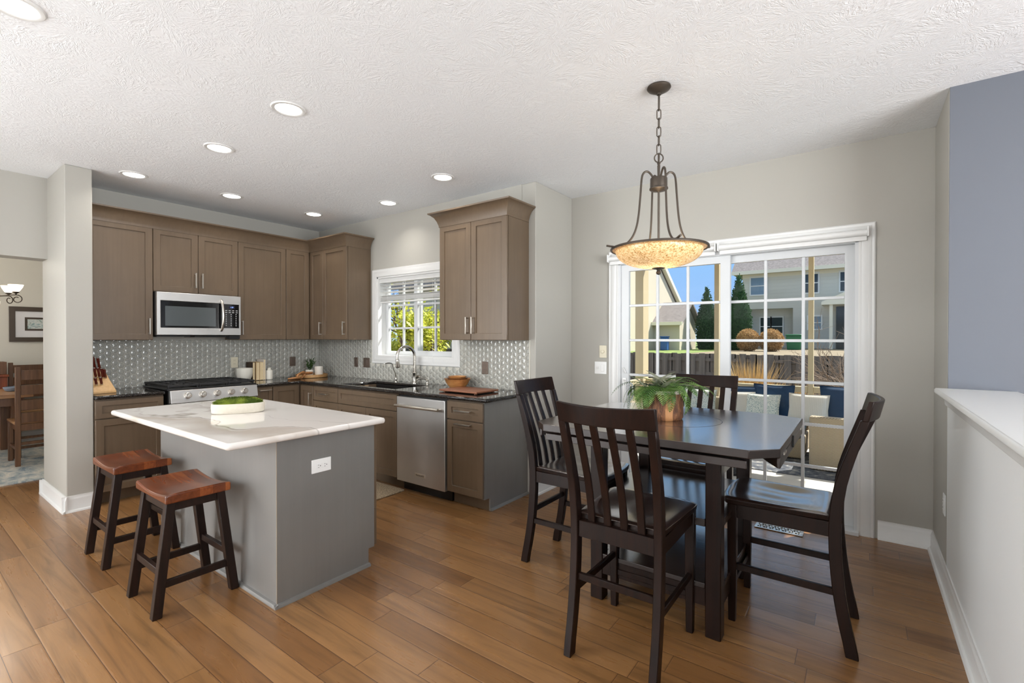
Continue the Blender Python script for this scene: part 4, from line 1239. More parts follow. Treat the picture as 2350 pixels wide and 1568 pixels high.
# ================================================================ bar stools
def stool(label):
    t = thing('bar_stool', (0, 0, 0), label, 'stool', 'wooden saddle stools at the island')
    nx, ny = 20, 10
    hx, hy = 0.222, 0.152
    def top(u, v_): return 0.615 - 0.020 * (1 - (u) ** 2) ** 1.2 - 0.004 * abs(v_) ** 6 + 0.0
    vs = []; fs_ = []
    for lay in (0, 1):
        for j in range(ny + 1):
            for i in range(nx + 1):
                u, v_ = -1 + 2 * i / nx, -1 + 2 * j / ny
                z = top(u, v_)
                if lay: z = z - 0.036 if abs(u) < 2 else z
                vs.append((u * hx, v_ * hy, z if not lay else 0.565 + 0.0 * u))
    N_ = (nx + 1) * (ny + 1); I = lambda i, j, l: l * N_ + j * (nx + 1) + i
    for j in range(ny):
        for i in range(nx):
            fs_.append((I(i, j, 0), I(i + 1, j, 0), I(i + 1, j + 1, 0), I(i, j + 1, 0)))
            fs_.append((I(i, j, 1), I(i, j + 1, 1), I(i + 1, j + 1, 1), I(i + 1, j, 1)))
    for i in range(nx):
        fs_.append((I(i, 0, 0), I(i, 0, 1), I(i + 1, 0, 1), I(i + 1, 0, 0)))
        fs_.append((I(i, ny, 0), I(i + 1, ny, 0), I(i + 1, ny, 1), I(i, ny, 1)))
    for j in range(ny):
        fs_.append((I(0, j, 0), I(0, j + 1, 0), I(0, j + 1, 1), I(0, j, 1)))
        fs_.append((I(nx, j, 0), I(nx, j, 1), I(nx, j + 1, 1), I(nx, j + 1, 0)))
    MB().add(vs, fs_).build('seat', 'stool_seat', t, bevel=0.008, seg=3)
    tx, ty, bx_, by_ = 0.165, 0.115, 0.178, 0.182
    for sx in (-1, 1):
        for sy in (-1, 1):
            mb = MB()
            def sec(z, f):
                x_ = sx * (tx + (bx_ - tx) * f); y_ = sy * (ty + (by_ - ty) * f)
                return [(x_ + a * 0.021, y_ + b * 0.021, z) for a, b in ((-1, -1), (1, -1), (1, 1), (-1, 1))]
            mb.loft([sec(0.0, 1.0), sec(0.564, 0.0)])
            mb.build('leg', 'stool_leg', t, bevel=0.003, seg=1)
    yt = lambda z: ty + (by_ - ty) * (1 - z / 0.564)
    xt = lambda z: tx + (bx_ - tx) * (1 - z / 0.564)
    for sy in (-1, 1):
        MB().box(-xt(0.54), xt(0.54), sy * yt(0.54) - 0.011, sy * yt(0.54) + 0.011, 0.515, 0.5645).build('apron', 'stool_leg', t)
        z = 0.215
        MB().box(-xt(z), xt(z), sy * yt(z) - 0.011, sy * yt(z) + 0.011, z - 0.018, z + 0.018).build('stretcher', 'stool_leg', t, bevel=0.002, seg=1)
    for sx in (-1, 1):
        MB().box(sx * xt(0.54) - 0.011, sx * xt(0.54) + 0.011, -yt(0.54), yt(0.54), 0.515, 0.5645).build('apron', 'stool_leg', t)
        z = 0.155
        MB().box(sx * xt(z) - 0.011, sx * xt(z) + 0.011, -yt(z), yt(z), z - 0.018, z + 0.018).build('stretcher', 'stool_leg', t, bevel=0.002, seg=1)
    return t
st = stool('red brown saddle stool nearest the camera at the island overhang')
st.location = (2.705, -2.485, 0)
dup(st, (1.85, -2.48, 0), 0, 'red brown saddle stool farther back, beside the white wall end')
# ================================================================ counter height dining set
TC = (4.86, -0.87)
tb = thing('counter_height_table', (TC[0], TC[1], 0), 'espresso counter height table with clipped corners and two shelves', 'table')
tx0, tx1, ty0, ty1 = 4.283, 5.44, -1.42, -0.33
c_ = 0.10
oct_ = [(tx0 + 0.08, ty0), (tx1 - c_, ty0), (tx1, ty0 + c_), (tx1, ty1 - 0.08), (tx1 - 0.16, ty1), (tx0 + 0.16, ty1), (tx0, ty1 - 0.08), (tx0, ty0 + 0.08)]
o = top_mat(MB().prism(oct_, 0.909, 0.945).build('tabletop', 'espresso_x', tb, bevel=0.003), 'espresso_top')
mb = MB(); mb.lathe([(0.2385, 0.9446), (0.2385, 0.9454), (0.2425, 0.9454), (0.2425, 0.9446)], 64, (4.87, -0.85, 0), closed=True)
i_ = mb.build('inlay_ring', 'black', o)
# folded leaves under each edge: segments of a round top
def leaf(name, p, q, inward, depth, z0, z1, par, slope=0.0):
    p, q, inward = Vector((p[0], p[1], 0)), Vector((q[0], q[1], 0)), Vector((inward[0], inward[1], 0))
    n_ = 18
    poly = [p.lerp(q, i / n_) + inward * 0.0 for i in (0, n_)]
    arc = [p.lerp(q, i / n_) + inward * (depth * (1 - (2 * i / n_ - 1) ** 2) + 0.012) for i in range(n_, -1, -1)]
    pts = poly + arc
    mb = MB()
    def zz(v, z): return z + slope * abs((v - p).dot(inward))
    mb.loft([[(v.x, v.y, zz(v, z0)) for v in pts], [(v.x, v.y, min(0.9075, zz(v, z1) if slope else z1)) for v in pts]])
    return mb.build(name, 'espresso_x', par, bevel=0.002, seg=1)
leaf('drop_leaf', (tx0 + 0.09, ty0 + 0.012), (tx1 - c_ - 0.01, ty0 + 0.012), (0, 1), 0.22, 0.864, 0.898, tb)
leaf('drop_leaf', (tx1 - 0.17, ty1 - 0.012), (tx0 + 0.17, ty1 - 0.012), (0, -1), 0.22, 0.864, 0.898, tb)
lf = leaf('drop_leaf', (tx1 - 0.001, ty1 - 0.09), (tx1 - 0.001, ty0 + c_ + 0.005), (-1, 0), 0.19, 0.862, 0.906, tb, 0.18)
leaf('drop_leaf', (tx0 + 0.004, ty0 + 0.09), (tx0 + 0.004, ty1 - 0.09), (1, 0), 0.19, 0.862, 0.906, tb, 0.18)
for yy in (-1.18, -0.50):
    MB().box(tx1 - 0.001, tx1 + 0.004, yy - 0.035, yy + 0.035, 0.9, 0.911).build('hinge', 'nickel', tb)
MB().box(tx1 - 0.001, tx1 + 0.006, -0.90, -0.885, 0.875, 0.93).build('latch', 'black', tb)
lx0, lx1, ly0, ly1 = 4.53, 5.19, -1.205, -0.45
for x_ in (lx0, lx1 - 0.07):
    for y_ in (ly0, ly1 - 0.07):
        MB().box(x_, x_ + 0.07, y_, y_ + 0.07, 0, 0.8635).build('leg', 'espresso', tb, bevel=0.004, seg=1)
for y_ in (ly0 + 0.02, ly1 - 0.045):
    MB().box(lx0 + 0.07, lx1 - 0.07, y_, y_ + 0.025, 0.835, 0.8635).build('apron', 'espresso', tb)
mb = MB(); mb.cells([lx0 + 0.0005, lx0 + 0.0705, lx1 - 0.0705, lx1 - 0.0005], [ly0 + 0.0005, ly0 + 0.0705, ly1 - 0.0705, ly1 - 0.0005], 0.515, 0.55, {(0, 0), (2, 0), (0, 2), (2, 2)})
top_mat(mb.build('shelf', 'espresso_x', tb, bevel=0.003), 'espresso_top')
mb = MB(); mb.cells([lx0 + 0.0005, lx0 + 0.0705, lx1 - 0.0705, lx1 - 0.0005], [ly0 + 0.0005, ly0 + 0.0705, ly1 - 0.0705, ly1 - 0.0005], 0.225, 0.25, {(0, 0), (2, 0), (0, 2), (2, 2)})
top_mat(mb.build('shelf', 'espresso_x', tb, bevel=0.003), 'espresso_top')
for y_ in (ly0 + 0.003, ly1 - 0.028):
    MB().box(lx0 + 0.0705, lx1 - 0.0705, y_, y_ + 0.025, 0.145, 0.2245).build('shelf_rail', 'espresso', tb)
for x_ in (lx0 + 0.003, lx1 - 0.028):
    MB().box(x_, x_ + 0.025, ly0 + 0.0705, ly1 - 0.0705, 0.145, 0.2245).build('shelf_rail', 'espresso', tb)

# ---- chairs (local frame: seat faces +Y)
def prof_y(z):
    K = [(0, -0.252), (0.15, -0.218), (0.3, -0.196), (0.46, -0.184), (0.6, -0.184), (0.75, -0.202), (0.9, -0.245), (1.0, -0.278), (1.06, -0.296), (1.13, -0.314)]
    for (a, b), (c2, d2) in zip(K, K[1:]):
        if a <= z <= c2:
            t = (z - a) / (c2 - a); return b + (d2 - b) * t
    return K[-1][1]
def ys(z):  # smoothed profile
    return (prof_y(max(0, z - 0.06)) + 2 * prof_y(z) + prof_y(min(1.13, z + 0.06))) / 4
def bow(x): return -0.042 * (1 - (x / 0.215) ** 2)
def chair(label):
    t = thing('counter_chair', (0, 0, 0), label, 'chair', 'espresso slat back chairs around the table')
    for sx in (-1, 1):
        mb = MB(); rings = []
        for i in range(19):
            z = 1.040 * i / 18
            x_ = sx * (0.190 + 0.008 * max(0, (z - 0.6) / 0.45))
            dy = 0.024 if z < 0.7 else 0.024 - 0.008 * (z - 0.7) / 0.34
            y_ = ys(z)
            rings.append([(x_ + a * 0.0175, y_ + b * dy, z) for a, b in ((-1, -1), (1, -1), (1, 1), (-1, 1))])
        mb.loft(rings); mb.build('rear_leg', 'espresso', t, bevel=0.003, seg=1, angle=50)
    mb = MB(); rings = []
    for i in range(17):
        x_ = -0.217 + 0.434 * i / 16
        b_ = bow(x_)
        zt = 1.126 - 0.006 * math.cos(PI * x_ / 0.434)
        rings.append([(x_, prof_y(1.04) + b_ - 0.012, 1.038), (x_, prof_y(1.04) + b_ + 0.013, 1.038), (x_, prof_y(1.12) + b_ + 0.010, zt), (x_, prof_y(1.12) + b_ - 0.010, zt)])
    mb.loft(rings); mb.build('top_rail', 'espresso', t, bevel=0.004, seg=2)
    for k in range(4):
        x0 = -0.114 + 0.076 * k
        mb = MB(); rings = []
        for i in range(15):
            z = 0.583 + (1.040 - 0.583) * i / 14
            y_ = ys(z) + 0.004 + bow(x0) * (z - 0.583) / 0.457
            rings.append([(x0 + a * 0.0165, y_ + b * 0.006, z) for a, b in ((-1, -1), (1, -1), (1, 1), (-1, 1))])
        mb.loft(rings); mb.build('slat', 'espresso', t, bevel=0.002, seg=1, angle=50)
    MB().box(-0.173, 0.173, -0.198, -0.172, 0.51, 0.584).build('back_rail', 'espresso', t, bevel=0.002, seg=1)
    for sx in (-1, 1):
        mb = MB()
        f = lambda z, g: [(sx * 0.192 + a * g, 0.235 + b * g, z) for a, b in ((-1, -1), (1, -1), (1, 1), (-1, 1))]
        mb.loft([f(0, 0.016), f(0.3, 0.020), f(0.5795, 0.0215)]); mb.build('front_leg', 'espresso', t, bevel=0.003, seg=1)
        MB().box(sx * 0.19 - 0.011, sx * 0.19 + 0.011, -0.161, 0.215, 0.513, 0.5795).build('apron', 'espresso', t)
        MB().box(sx * 0.191 - 0.009, sx * 0.191 + 0.009, ys(0.27) + 0.02, 0.22, 0.255, 0.288).build('stretcher', 'espresso', t, bevel=0.003, seg=1)
    MB().box(-0.172, 0.172, 0.222, 0.244, 0.513, 0.5795).build('apron', 'espresso', t)
    MB().box(-0.175, 0.175, ys(0.335) - 0.009, ys(0.335) + 0.009, 0.318, 0.35).build('stretcher', 'espresso', t, bevel=0.003, seg=1)
    MB().box(-0.175, 0.175, 0.227, 0.243, 0.165, 0.195).build('stretcher', 'espresso', t, bevel=0.003, seg=1)
    # saddle seat
    nx, ny = 26, 24
    def P_(u, v):
        hw = 0.198 + 0.026 * v
        yy = -0.166 + 0.445 * v + 0.016 * (1 - u * u) * v * v
        m_ = max(abs(u), 0)
        if v > 0.5:
            k2 = ((v - 0.5) / 0.5)
            hw *= 1 - 0.03 * k2 ** 8
            yy -= 0.018 * (m_ ** 8) * k2 ** 3
        x_ = u * hw
        z = 0.612
        sc = 0.0
        for cx in (-0.085, 0.085):
            sc += 0.013 * math.exp(-((x_ - cx) / 0.075) ** 2 - ((yy - 0.06) / 0.15) ** 2)
        sc += 0.006 * math.exp(-(x_ / 0.11) ** 2 - ((yy + 0.03) / 0.10) ** 2)
        ed = min(1 - abs(u), v, 1 - v)
        z -= 0.006 * max(0, 1 - ed / 0.05) ** 2
        return x_, yy, z - sc
    top, bot = [], []
    for j in range(ny + 1):
        for i in range(nx + 1):
            x_, y_, z = P_(-1 + 2 * i / nx, j / ny)
            top.append((x_, y_, z)); bot.append((x_ * 0.985, y_ - 0.002, 0.580))
    N_ = len(top); I = lambda i, j, l: l * N_ + j * (nx + 1) + i
    fs_ = []
    for j in range(ny):
        for i in range(nx):
            fs_ += [(I(i, j, 0), I(i + 1, j, 0), I(i + 1, j + 1, 0), I(i, j + 1, 0)), (I(i, j, 1), I(i, j + 1, 1), I(i + 1, j + 1, 1), I(i + 1, j, 1))]
    for i in range(nx):
        fs_ += [(I(i, 0, 0), I(i, 0, 1), I(i + 1, 0, 1), I(i + 1, 0, 0)), (I(i, ny, 0), I(i + 1, ny, 0), I(i + 1, ny, 1), I(i, ny, 1))]
    for j in range(ny):
        fs_ += [(I(0, j, 0), I(0, j + 1, 0), I(0, j + 1, 1), I(0, j, 1)), (I(nx, j, 0), I(nx, j, 1), I(nx, j + 1, 1), I(nx, j + 1, 0))]
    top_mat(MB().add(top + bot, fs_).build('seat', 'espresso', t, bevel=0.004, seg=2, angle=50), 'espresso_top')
    return t
ch = chair('espresso counter chair nearest the camera, its back towards us')
ch.location = (4.86, -1.435, 0)
dup(ch, (4.262, -0.885, 0), R(-90), 'espresso counter chair on the left, beside the end of the base cabinets')
dup(ch, (5.428, -0.785, 0), R(90), 'espresso counter chair on the right, seen from its side by the door casing')
dup(ch, (4.785, -0.165, 0), R(180), 'espresso counter chair across the table, its back to the patio door')

# ---- fern in a bark pot
fp = thing('potted_fern', (4.805, -0.865, 0.9455), 'green fern in a bark covered log pot on the table', 'plant')
pc = (4.805, -0.865)
mb = MB(); n_ = 64; rings = []
rnd = random.Random(9)
def barkr(a, z):
    return 0.109 + 0.006 * noise.noise((math.cos(a) * 3.0, math.sin(a) * 3.0, z * 5)) + 0.004 * noise.noise((math.cos(a) * 11, math.sin(a) * 11, z * 16))
for z in (0.0, 0.012, 0.03, 0.055, 0.08, 0.105, 0.13, 0.143):
    rings.append([(pc[0] + barkr(2 * PI * j / n_, z) * (0.93 if z == 0 else 1) * math.cos(2 * PI * j / n_), pc[1] + barkr(2 * PI * j / n_, z) * (0.93 if z == 0 else 1) * math.sin(2 * PI * j / n_), 0.9455 + z) for j in range(n_)])
mb.loft(rings); mb.build('bark_pot', 'bark', fp)
MB().lathe([(0.103, 0.135), (0.105, 0.160), (0.098, 0.162), (0.094, 0.135)], 40, (pc[0], pc[1], 0.9455), closed=True).build('rim', 'ceramic_matte', fp)
MB().lathe([(0.001, 0.150), (0.05, 0.150), (0.095, 0.146)], 24, (pc[0], pc[1], 0.9455)).build('soil', 'soil', fp)
def frond(mb, base, az, el, L, droop, wmax, npairs=17):
    hd = Vector((math.cos(az), math.sin(az), 0))
    pts = []
    p = Vector(base); e = el
    st_ = L / 18
    for i in range(19):
        pts.append(p.copy())
        p = p + (hd * math.cos(e) + Vector((0, 0, 1)) * math.sin(e)) * st_
        e -= droop / 18
    mb.tube(pts, [0.0016 * (1 - 0.7 * i / 18) for i in range(19)], 4)
    side = Vector((-hd.y, hd.x, 0))
    for q in range(npairs):
        t = 0.12 + 0.88 * q / (npairs - 1)
        k_ = min(17, int(t * 18)); c = pts[k_].lerp(pts[k_ + 1], t * 18 - k_)
        d = (pts[k_ + 1] - pts[k_]).normalized()
        ll = wmax * (math.sin(PI * min(1, 0.25 + 0.75 * (t - 0.14) / 0.86)) ** 0.9) + 0.006
        for s_ in (-1, 1):
            blade(mb, c, d * 0.6 + side * s_, ll, 0.0062, (side.cross(d) * s_ + Vector((0, 0, 0.3))), 0.10, 3)
mg, md_, mgy = MB(), MB(), MB()
b0 = (pc[0], pc[1], 0.9455 + 0.15)
def jb(): return (b0[0] + rnd.uniform(-0.065, 0.065), b0[1] + rnd.uniform(-0.065, 0.065), b0[2])
toleft, toright = R(216), R(36)     # along the picture plane
for az, el, L, dr_, wm in ((216, 30, 0.27, 2.0, 0.046), (206, 45, 0.25, 2.3, 0.042), (226, 20, 0.22, 2.2, 0.04), (238, 42, 0.23, 2.6, 0.04), (198, 55, 0.23, 2.0, 0.04), (220, 50, 0.27, 2.0, 0.04), (212, 15, 0.24, 1.6, 0.04)):
    frond(md_, jb(), R(az), R(el), L, dr_, wm)
for q in range(34):
    az = rnd.uniform(0, 360)
    frond(mg, jb(), R(az), R(rnd.uniform(25, 65)), rnd.uniform(0.15, 0.22), rnd.uniform(1.4, 2.6), rnd.uniform(0.034, 0.044))
for az, el, L, dr_, wm in ((30, 40, 0.26, 1.8, 0.045), (45, 32, 0.25, 1.6, 0.045), (20, 48, 0.25, 1.8, 0.045), (38, 20, 0.24, 1.8, 0.045), (52, 55, 0.24, 1.7, 0.045), (34, 60, 0.24, 1.7, 0.045), (300, 50, 0.2, 2.6, 0.042), (320, 45, 0.24, 3.0, 0.042), (345, 35, 0.24, 2.9, 0.042), (262, 52, 0.23, 3.0, 0.042), (240, 48, 0.25, 3.1, 0.042), (285, 60, 0.15, 2.4, 0.042)):
    frond(mg, jb(), R(az), R(el), L, dr_, wm)
for q in range(16):
    az = rnd.uniform(0, 360)
    frond(mgy, jb(), R(az), R(rnd.uniform(30, 62)), rnd.uniform(0.14, 0.2), rnd.uniform(0.6, 1.5), 0.02, 20)
for az, el, L, dr_, wm in ((190, 60, 0.19, 1.0, 0.022), (205, 62, 0.21, 1.2, 0.022), (215, 45, 0.22, 1.6, 0.022), (222, 35, 0.2, 1.8, 0.022)):
    frond(mgy, jb(), R(az), R(el), L, dr_, wm, 22)
mg.build('green_fronds', 'leaf', fp, fix=False); md_.build('dark_fronds', 'leaf_dark', fp, fix=False); mgy.build('grey_sprigs', 'leaf_grey', fp, fix=False)

# ---- floor register
vt = thing('floor_register', (5.225, 0.42, 0), 'small brown metal floor register in front of the patio door', 'floor register')
mb = MB()
xs_ = [5.072]; 
nxs = 20
x0v, x1v, y0v, y1v = 5.072, 5.378, 0.362, 0.478
xs_ = [x0v, x0v + 0.018]; hole = set()
for i in range(nxs):
    a = x0v + 0.018 + (x1v - x0v - 0.036) * (i + 0.62) / nxs; b = x0v + 0.018 + (x1v - x0v - 0.036) * (i + 1) / nxs
    xs_ += [a, b]
xs_.append(x1v)
ysv = [y0v, y0v + 0.02, y0v + 0.043, y0v + 0.048, y0v + 0.068, y0v + 0.073, y1v - 0.02, y1v]
for i in range(nxs):
    for j in (1, 3, 5):
        hole.add((1 + 2 * i if (i + j) % 3 else 2 + 2 * i, j))
mb.cells(xs_, ysv, 0.002, 0.007, hole)
mb.build('grille', 'nickel', vt, bevel=0.001, seg=1)
MB().box(x0v + 0.01, x1v - 0.01, y0v + 0.01, y1v - 0.01, 0.0004, 0.0016).build('duct_opening', 'black', vt)

# ================================================================ pendant lamp
px_, py_ = 4.798, -0.917
pl = thing('pendant_lamp', (px_, py_, 1.74), 'bronze pendant lamp with amber speckled glass bowl on a chain', 'pendant lamp')
MB().lathe([(0.001, 2.779), (0.062, 2.779), (0.064, 2.772), (0.058, 2.764), (0.03, 2.748), (0.012, 2.744), (0.012, 2.735), (0.001, 2.735)], 32, (px_, py_, 0)).build('canopy', 'bronze', pl)
zz = 2.738; i = 0
while zz > 2.405:
    L = 0.028 if i else 0.045
    rr = 0.011
    ang = 0 if i % 2 else PI / 2
    ux = Vector((math.cos(ang + 0.6), math.sin(ang + 0.6), 0))
    pts = []
    for q in range(16):
        a = 2 * PI * q / 16
        pts.append(Vector((px_, py_, zz - L)) + ux * (rr * math.cos(a)) + Vector((0, 0, 1)) * ((L - rr) * (1 if math.sin(a) > 0 else -1) * (1 if abs(math.sin(a)) > 0.05 else 0) + rr * math.sin(a)))
    MB().tube(pts, 0.0028, 6, closed=True).build('chain_link', 'bronze', pl)
    zz -= 2 * L - 0.008; i += 1
pts = [Vector((px_, py_, 2.388)) + Vector((math.cos(0.6), math.sin(0.6), 0)) * 0.024 * math.cos(2 * PI * q / 20) + Vector((0, 0, 0.024 * math.sin(2 * PI * q / 20))) for q in range(20)]
MB().tube(pts, 0.0035, 7, closed=True).build('loop', 'bronze', pl)
mb = MB(); mb.lathe([(0.004, 2.412), (0.005, 2.364), (0.010, 2.358), (0.006, 2.352), (0.008, 2.345), (0.007, 2.28), (0.044, 2.278), (0.046, 2.272), (0.046, 2.226), (0.050, 2.222), (0.050, 2.216), (0.042, 2.210), (0.012, 2.205), (0.006, 2.20), (0.006, 1.80)], 24, (px_, py_, 0))
mb.build('centre_stem', 'bronze', pl)
RB = 0.258
for k in range(4):
    a = R(220 + 90 * k)
    ux = Vector((math.cos(a), math.sin(a), 0))
    K = [(0.030, 2.276), (0.046, 2.300), (0.066, 2.313), (0.086, 2.302), (0.096, 2.27), (0.103, 2.18), (0.113, 2.07), (0.128, 1.995), (0.155, 1.94), (0.195, 1.905), (0.235, 1.896), (0.262, 1.898), (0.292, 1.902)]
    pts = []
    for i in range(len(K) - 1):
        for s_ in range(4):
            t = s_ / 4
            p0 = K[max(0, i - 1)]; p1 = K[i]; p2 = K[i + 1]; p3 = K[min(len(K) - 1, i + 2)]
            cr = lambda q: 0.5 * (2 * p1[q] + (p2[q] - p0[q]) * t + (2 * p0[q] - 5 * p1[q] + 4 * p2[q] - p3[q]) * t * t + (3 * p1[q] - p0[q] - 3 * p2[q] + p3[q]) * t ** 3)
            pts.append(Vector((px_, py_, 0)) + ux * cr(0) + Vector((0, 0, cr(1))))
    pts.append(Vector((px_, py_, 0)) + ux * K[-1][0] + Vector((0, 0, K[-1][1])))
    MB().tube(pts, 0.0058, 8).build('arm', 'bronze', pl)
MB().lathe([(RB - 0.006, 1.884), (RB + 0.002, 1.884), (RB + 0.004, 1.889), (RB + 0.002, 1.895), (RB - 0.006, 1.895)], 64, (px_, py_, 0), closed=True).build('rim', 'bronze', pl)
pr_ = []
for i in range(15):
    t = i / 14
    pr_.append((max(0.004, 0.232 * math.sin(t * PI / 2) ** 0.92), 1.782 + 0.098 * (1 - math.cos(t * PI / 2)) ** 1.05))
pr_ += [(0.250, 1.886), (0.250, 1.890), (0.230, 1.886)]
MB().lathe(pr_, 64, (px_, py_, 0)).build('glass_bowl', 'amber', pl)
MB().lathe([(0.001, 1.785), (0.035, 1.783), (0.036, 1.780), (0.012, 1.774), (0.008, 1.768), (0.012, 1.762), (0.0135, 1.755), (0.010, 1.748), (0.001, 1.744)], 20, (px_, py_, 0)).build('finial', 'bronze', pl)
for a in (20, 140, 260):
    MB().ball((px_ + 0.06 * math.cos(R(a)), py_ + 0.06 * math.sin(R(a)), 1.848), 0.022, 12, 8).build('bulb', 'lens', pl)
l = bpy.data.lights.new('pendant_bulb', 'POINT'); l.energy = 2.6; l.color = (1.0, 0.83, 0.6); l.shadow_soft_size = 0.04
lo = bpy.data.objects.new('pendant_bulb', l); lo.location = (px_, py_, 1.872); C.objects.link(lo)

# ================================================================ recessed lights
def can(loc, label, power=2.6):
    t = thing('recessed_light', (loc[0], loc[1], H), label, 'ceiling light', 'recessed ceiling lights')
    MB().lathe([(0.074, -0.004), (0.080, -0.008), (0.094, -0.007), (0.100, -0.0005), (0.074, -0.0005)], 40, (loc[0], loc[1], H), closed=True).build('trim_ring', 'white', t)
    MB().lathe([(0.001, -0.0035), (0.072, -0.0045), (0.074, -0.002), (0.001, -0.001)], 32, (loc[0], loc[1], H)).build('lens', 'lens', t)
    l = bpy.data.lights.new('recessed_lamp', 'AREA'); l.shape = 'DISK'; l.size = 0.14; l.energy = power; l.color = (1.0, 0.95, 0.88); l.spread = R(125)
    o = bpy.data.objects.new('recessed_lamp', l); o.location = (loc[0], loc[1], H - 0.012); C.objects.link(o)
    return t
for (x_, y_), lab in zip(((2.854, -3.139), (2.91, -1.993), (1.929, -1.979), (0.734, -2.158), (0.759, -1.391), (2.796, -0.564), (1.795, -0.335), (0.767, -0.537)),
    ('recessed ceiling light cut off at the upper left corner', 'largest fully visible recessed ceiling light, over the island end',
     'recessed ceiling light over the middle of the island', 'recessed ceiling light beside the white wall end',
     'recessed ceiling light in front of the microwave cabinets', 'recessed ceiling light in front of the cabinet right of the window',
     'recessed ceiling light over the kitchen sink', 'recessed ceiling light by the inside corner of the wall cabinets')):
    can((x_, y_), lab)
# ================================================================ formal dining room seen past the wall end
tag(MB().box(-3.02, -0.80, -4.6, -1.2, 0.001, 0.010).build('dining_rug', 'rug_din'), 'faded blue grey rug under the far dining table', 'rug')
dt = thing('dining_table', (-2.55, -3.0, 0), 'brown wooden dining table in the room behind the wall end', 'table')
MB().box(-3.0, -2.02, -3.9, -2.36, 0.715, 0.755).build('tabletop', 'dining_top', dt, bevel=0.004)
MB().box(-2.93, -2.09, -3.83, -2.43, 0.62, 0.7145).build('apron', 'dining_wood', dt)
for x_ in (-2.92, -2.19):
    for y_ in (-3.82, -2.53): MB().box(x_, x_ + 0.08, y_, y_ + 0.08, 0.011, 0.62).build('leg', 'dining_wood', dt, bevel=0.003)
def lchair(label):
    t = thing('ladder_back_chair', (0, 0, 0), label, 'chair', 'ladder back chairs at the far dining table')
    for sy in (-1, 1):
        MB().bar((0.0, sy * 0.21, 0.0), (0.035, sy * 0.21, 1.07), 0.042, 0.042, (0, 1, 0)).build('rear_leg', 'dining_wood', t, bevel=0.003)
        MB().bar((-0.42, sy * 0.21, 0.0), (-0.42, sy * 0.21, 0.45), 0.042, 0.042, (0, 1, 0)).build('front_leg', 'dining_wood', t, bevel=0.003)
        MB().box(-0.40, -0.02, sy * 0.21 - 0.01, sy * 0.21 + 0.01, 0.17, 0.20).build('stretcher', 'dining_wood', t)
        MB().box(-0.40, -0.01, sy * 0.205 - 0.01, sy * 0.205 + 0.01, 0.38, 0.449).build('apron', 'dining_wood', t)
    for z in (0.98, 0.82, 0.655, 0.52):
        MB().box(0.01 + z * 0.02, 0.03 + z * 0.02, -0.188, 0.188, z - 0.05, z + 0.055).build('ladder_slat', 'dining_wood', t, bevel=0.003)
    MB().box(-0.005, 0.018, -0.188, 0.188, 0.38, 0.449).build('apron', 'dining_wood', t)
    for x_, z in ((-0.42, 0.13), (0.0, 0.24)): MB().box(x_ - 0.01, x_ + 0.01, -0.19, 0.19, z - 0.015, z + 0.015).build('stretcher', 'dining_wood', t)
    MB().box(-0.46, 0.0, -0.235, 0.235, 0.45, 0.475).build('seat', 'dining_top', t, bevel=0.006)
    return t
lc = lchair('brown ladder back chair with its back to us beside the white wall end')
lc.location = (-1.62, -2.335, 0.0102)
dup(lc, (-3.28, -2.17, 0.0005), PI, 'brown ladder back chair on the far side of the dining table')
ca_ = thing('sideboard', (-3.2, -2.95, 0), 'red brown cherry sideboard against the far dining room wall', 'sideboard')
MB().box(-3.385, -3.06, -3.6, -2.44, 0.0, 0.90).build('body', 'cherry', ca_, bevel=0.004)
MB().box(-3.39, -3.04, -3.62, -2.43, 0.9005, 0.93).build('top', 'cherry', ca_, bevel=0.004)
tag(MB().box(-3.36, -3.10, -3.3, -2.44, 0.9305, 1.09).build('storage_box', 'dining_wood', bevel=0.004), 'dark brown wooden box standing on the cherry sideboard', 'box')
tag(MB().lathe([(0.001, 0), (0.08, 0), (0.10, 0.012), (0.115, 0.045), (0.112, 0.05), (0.09, 0.02), (0.001, 0.012)], 24, (-2.55, -2.43, 0.7555)).build('enamel_dish', 'pewter_bowl'), 'grey blue shallow dish at the edge of the dining table', 'dish')
pf = thing('framed_picture', (-3.39, -2.11, 1.345), 'dark framed abstract picture with white mat on the dining wall', 'picture')
mb = MB(); mb.cells([-2.385, -2.325, -1.905, -1.845], [1.345, 1.405, 1.755, 1.815], -3.4, -3.372, {(1, 1)}, lambda a, b, c: (c, a, b))
mb.build('frame', 'pic_frame', pf, bevel=0.003)
MB().box(-3.399, -3.385, -2.325, -1.905, 1.405, 1.755).build('mat_board', 'mat_board', pf)
mb = MB(); mb.cells([-2.235, -2.21, -2.02, -1.995], [1.495, 1.52, 1.65, 1.675], -3.385, -3.380, {(1, 1)}, lambda a, b, c: (c, a, b)); mb.build('inner_mat', 'pic_frame', pf)
MB().box(-3.3845, -3.382, -2.21, -2.02, 1.52, 1.65).build('print', 'print', pf)
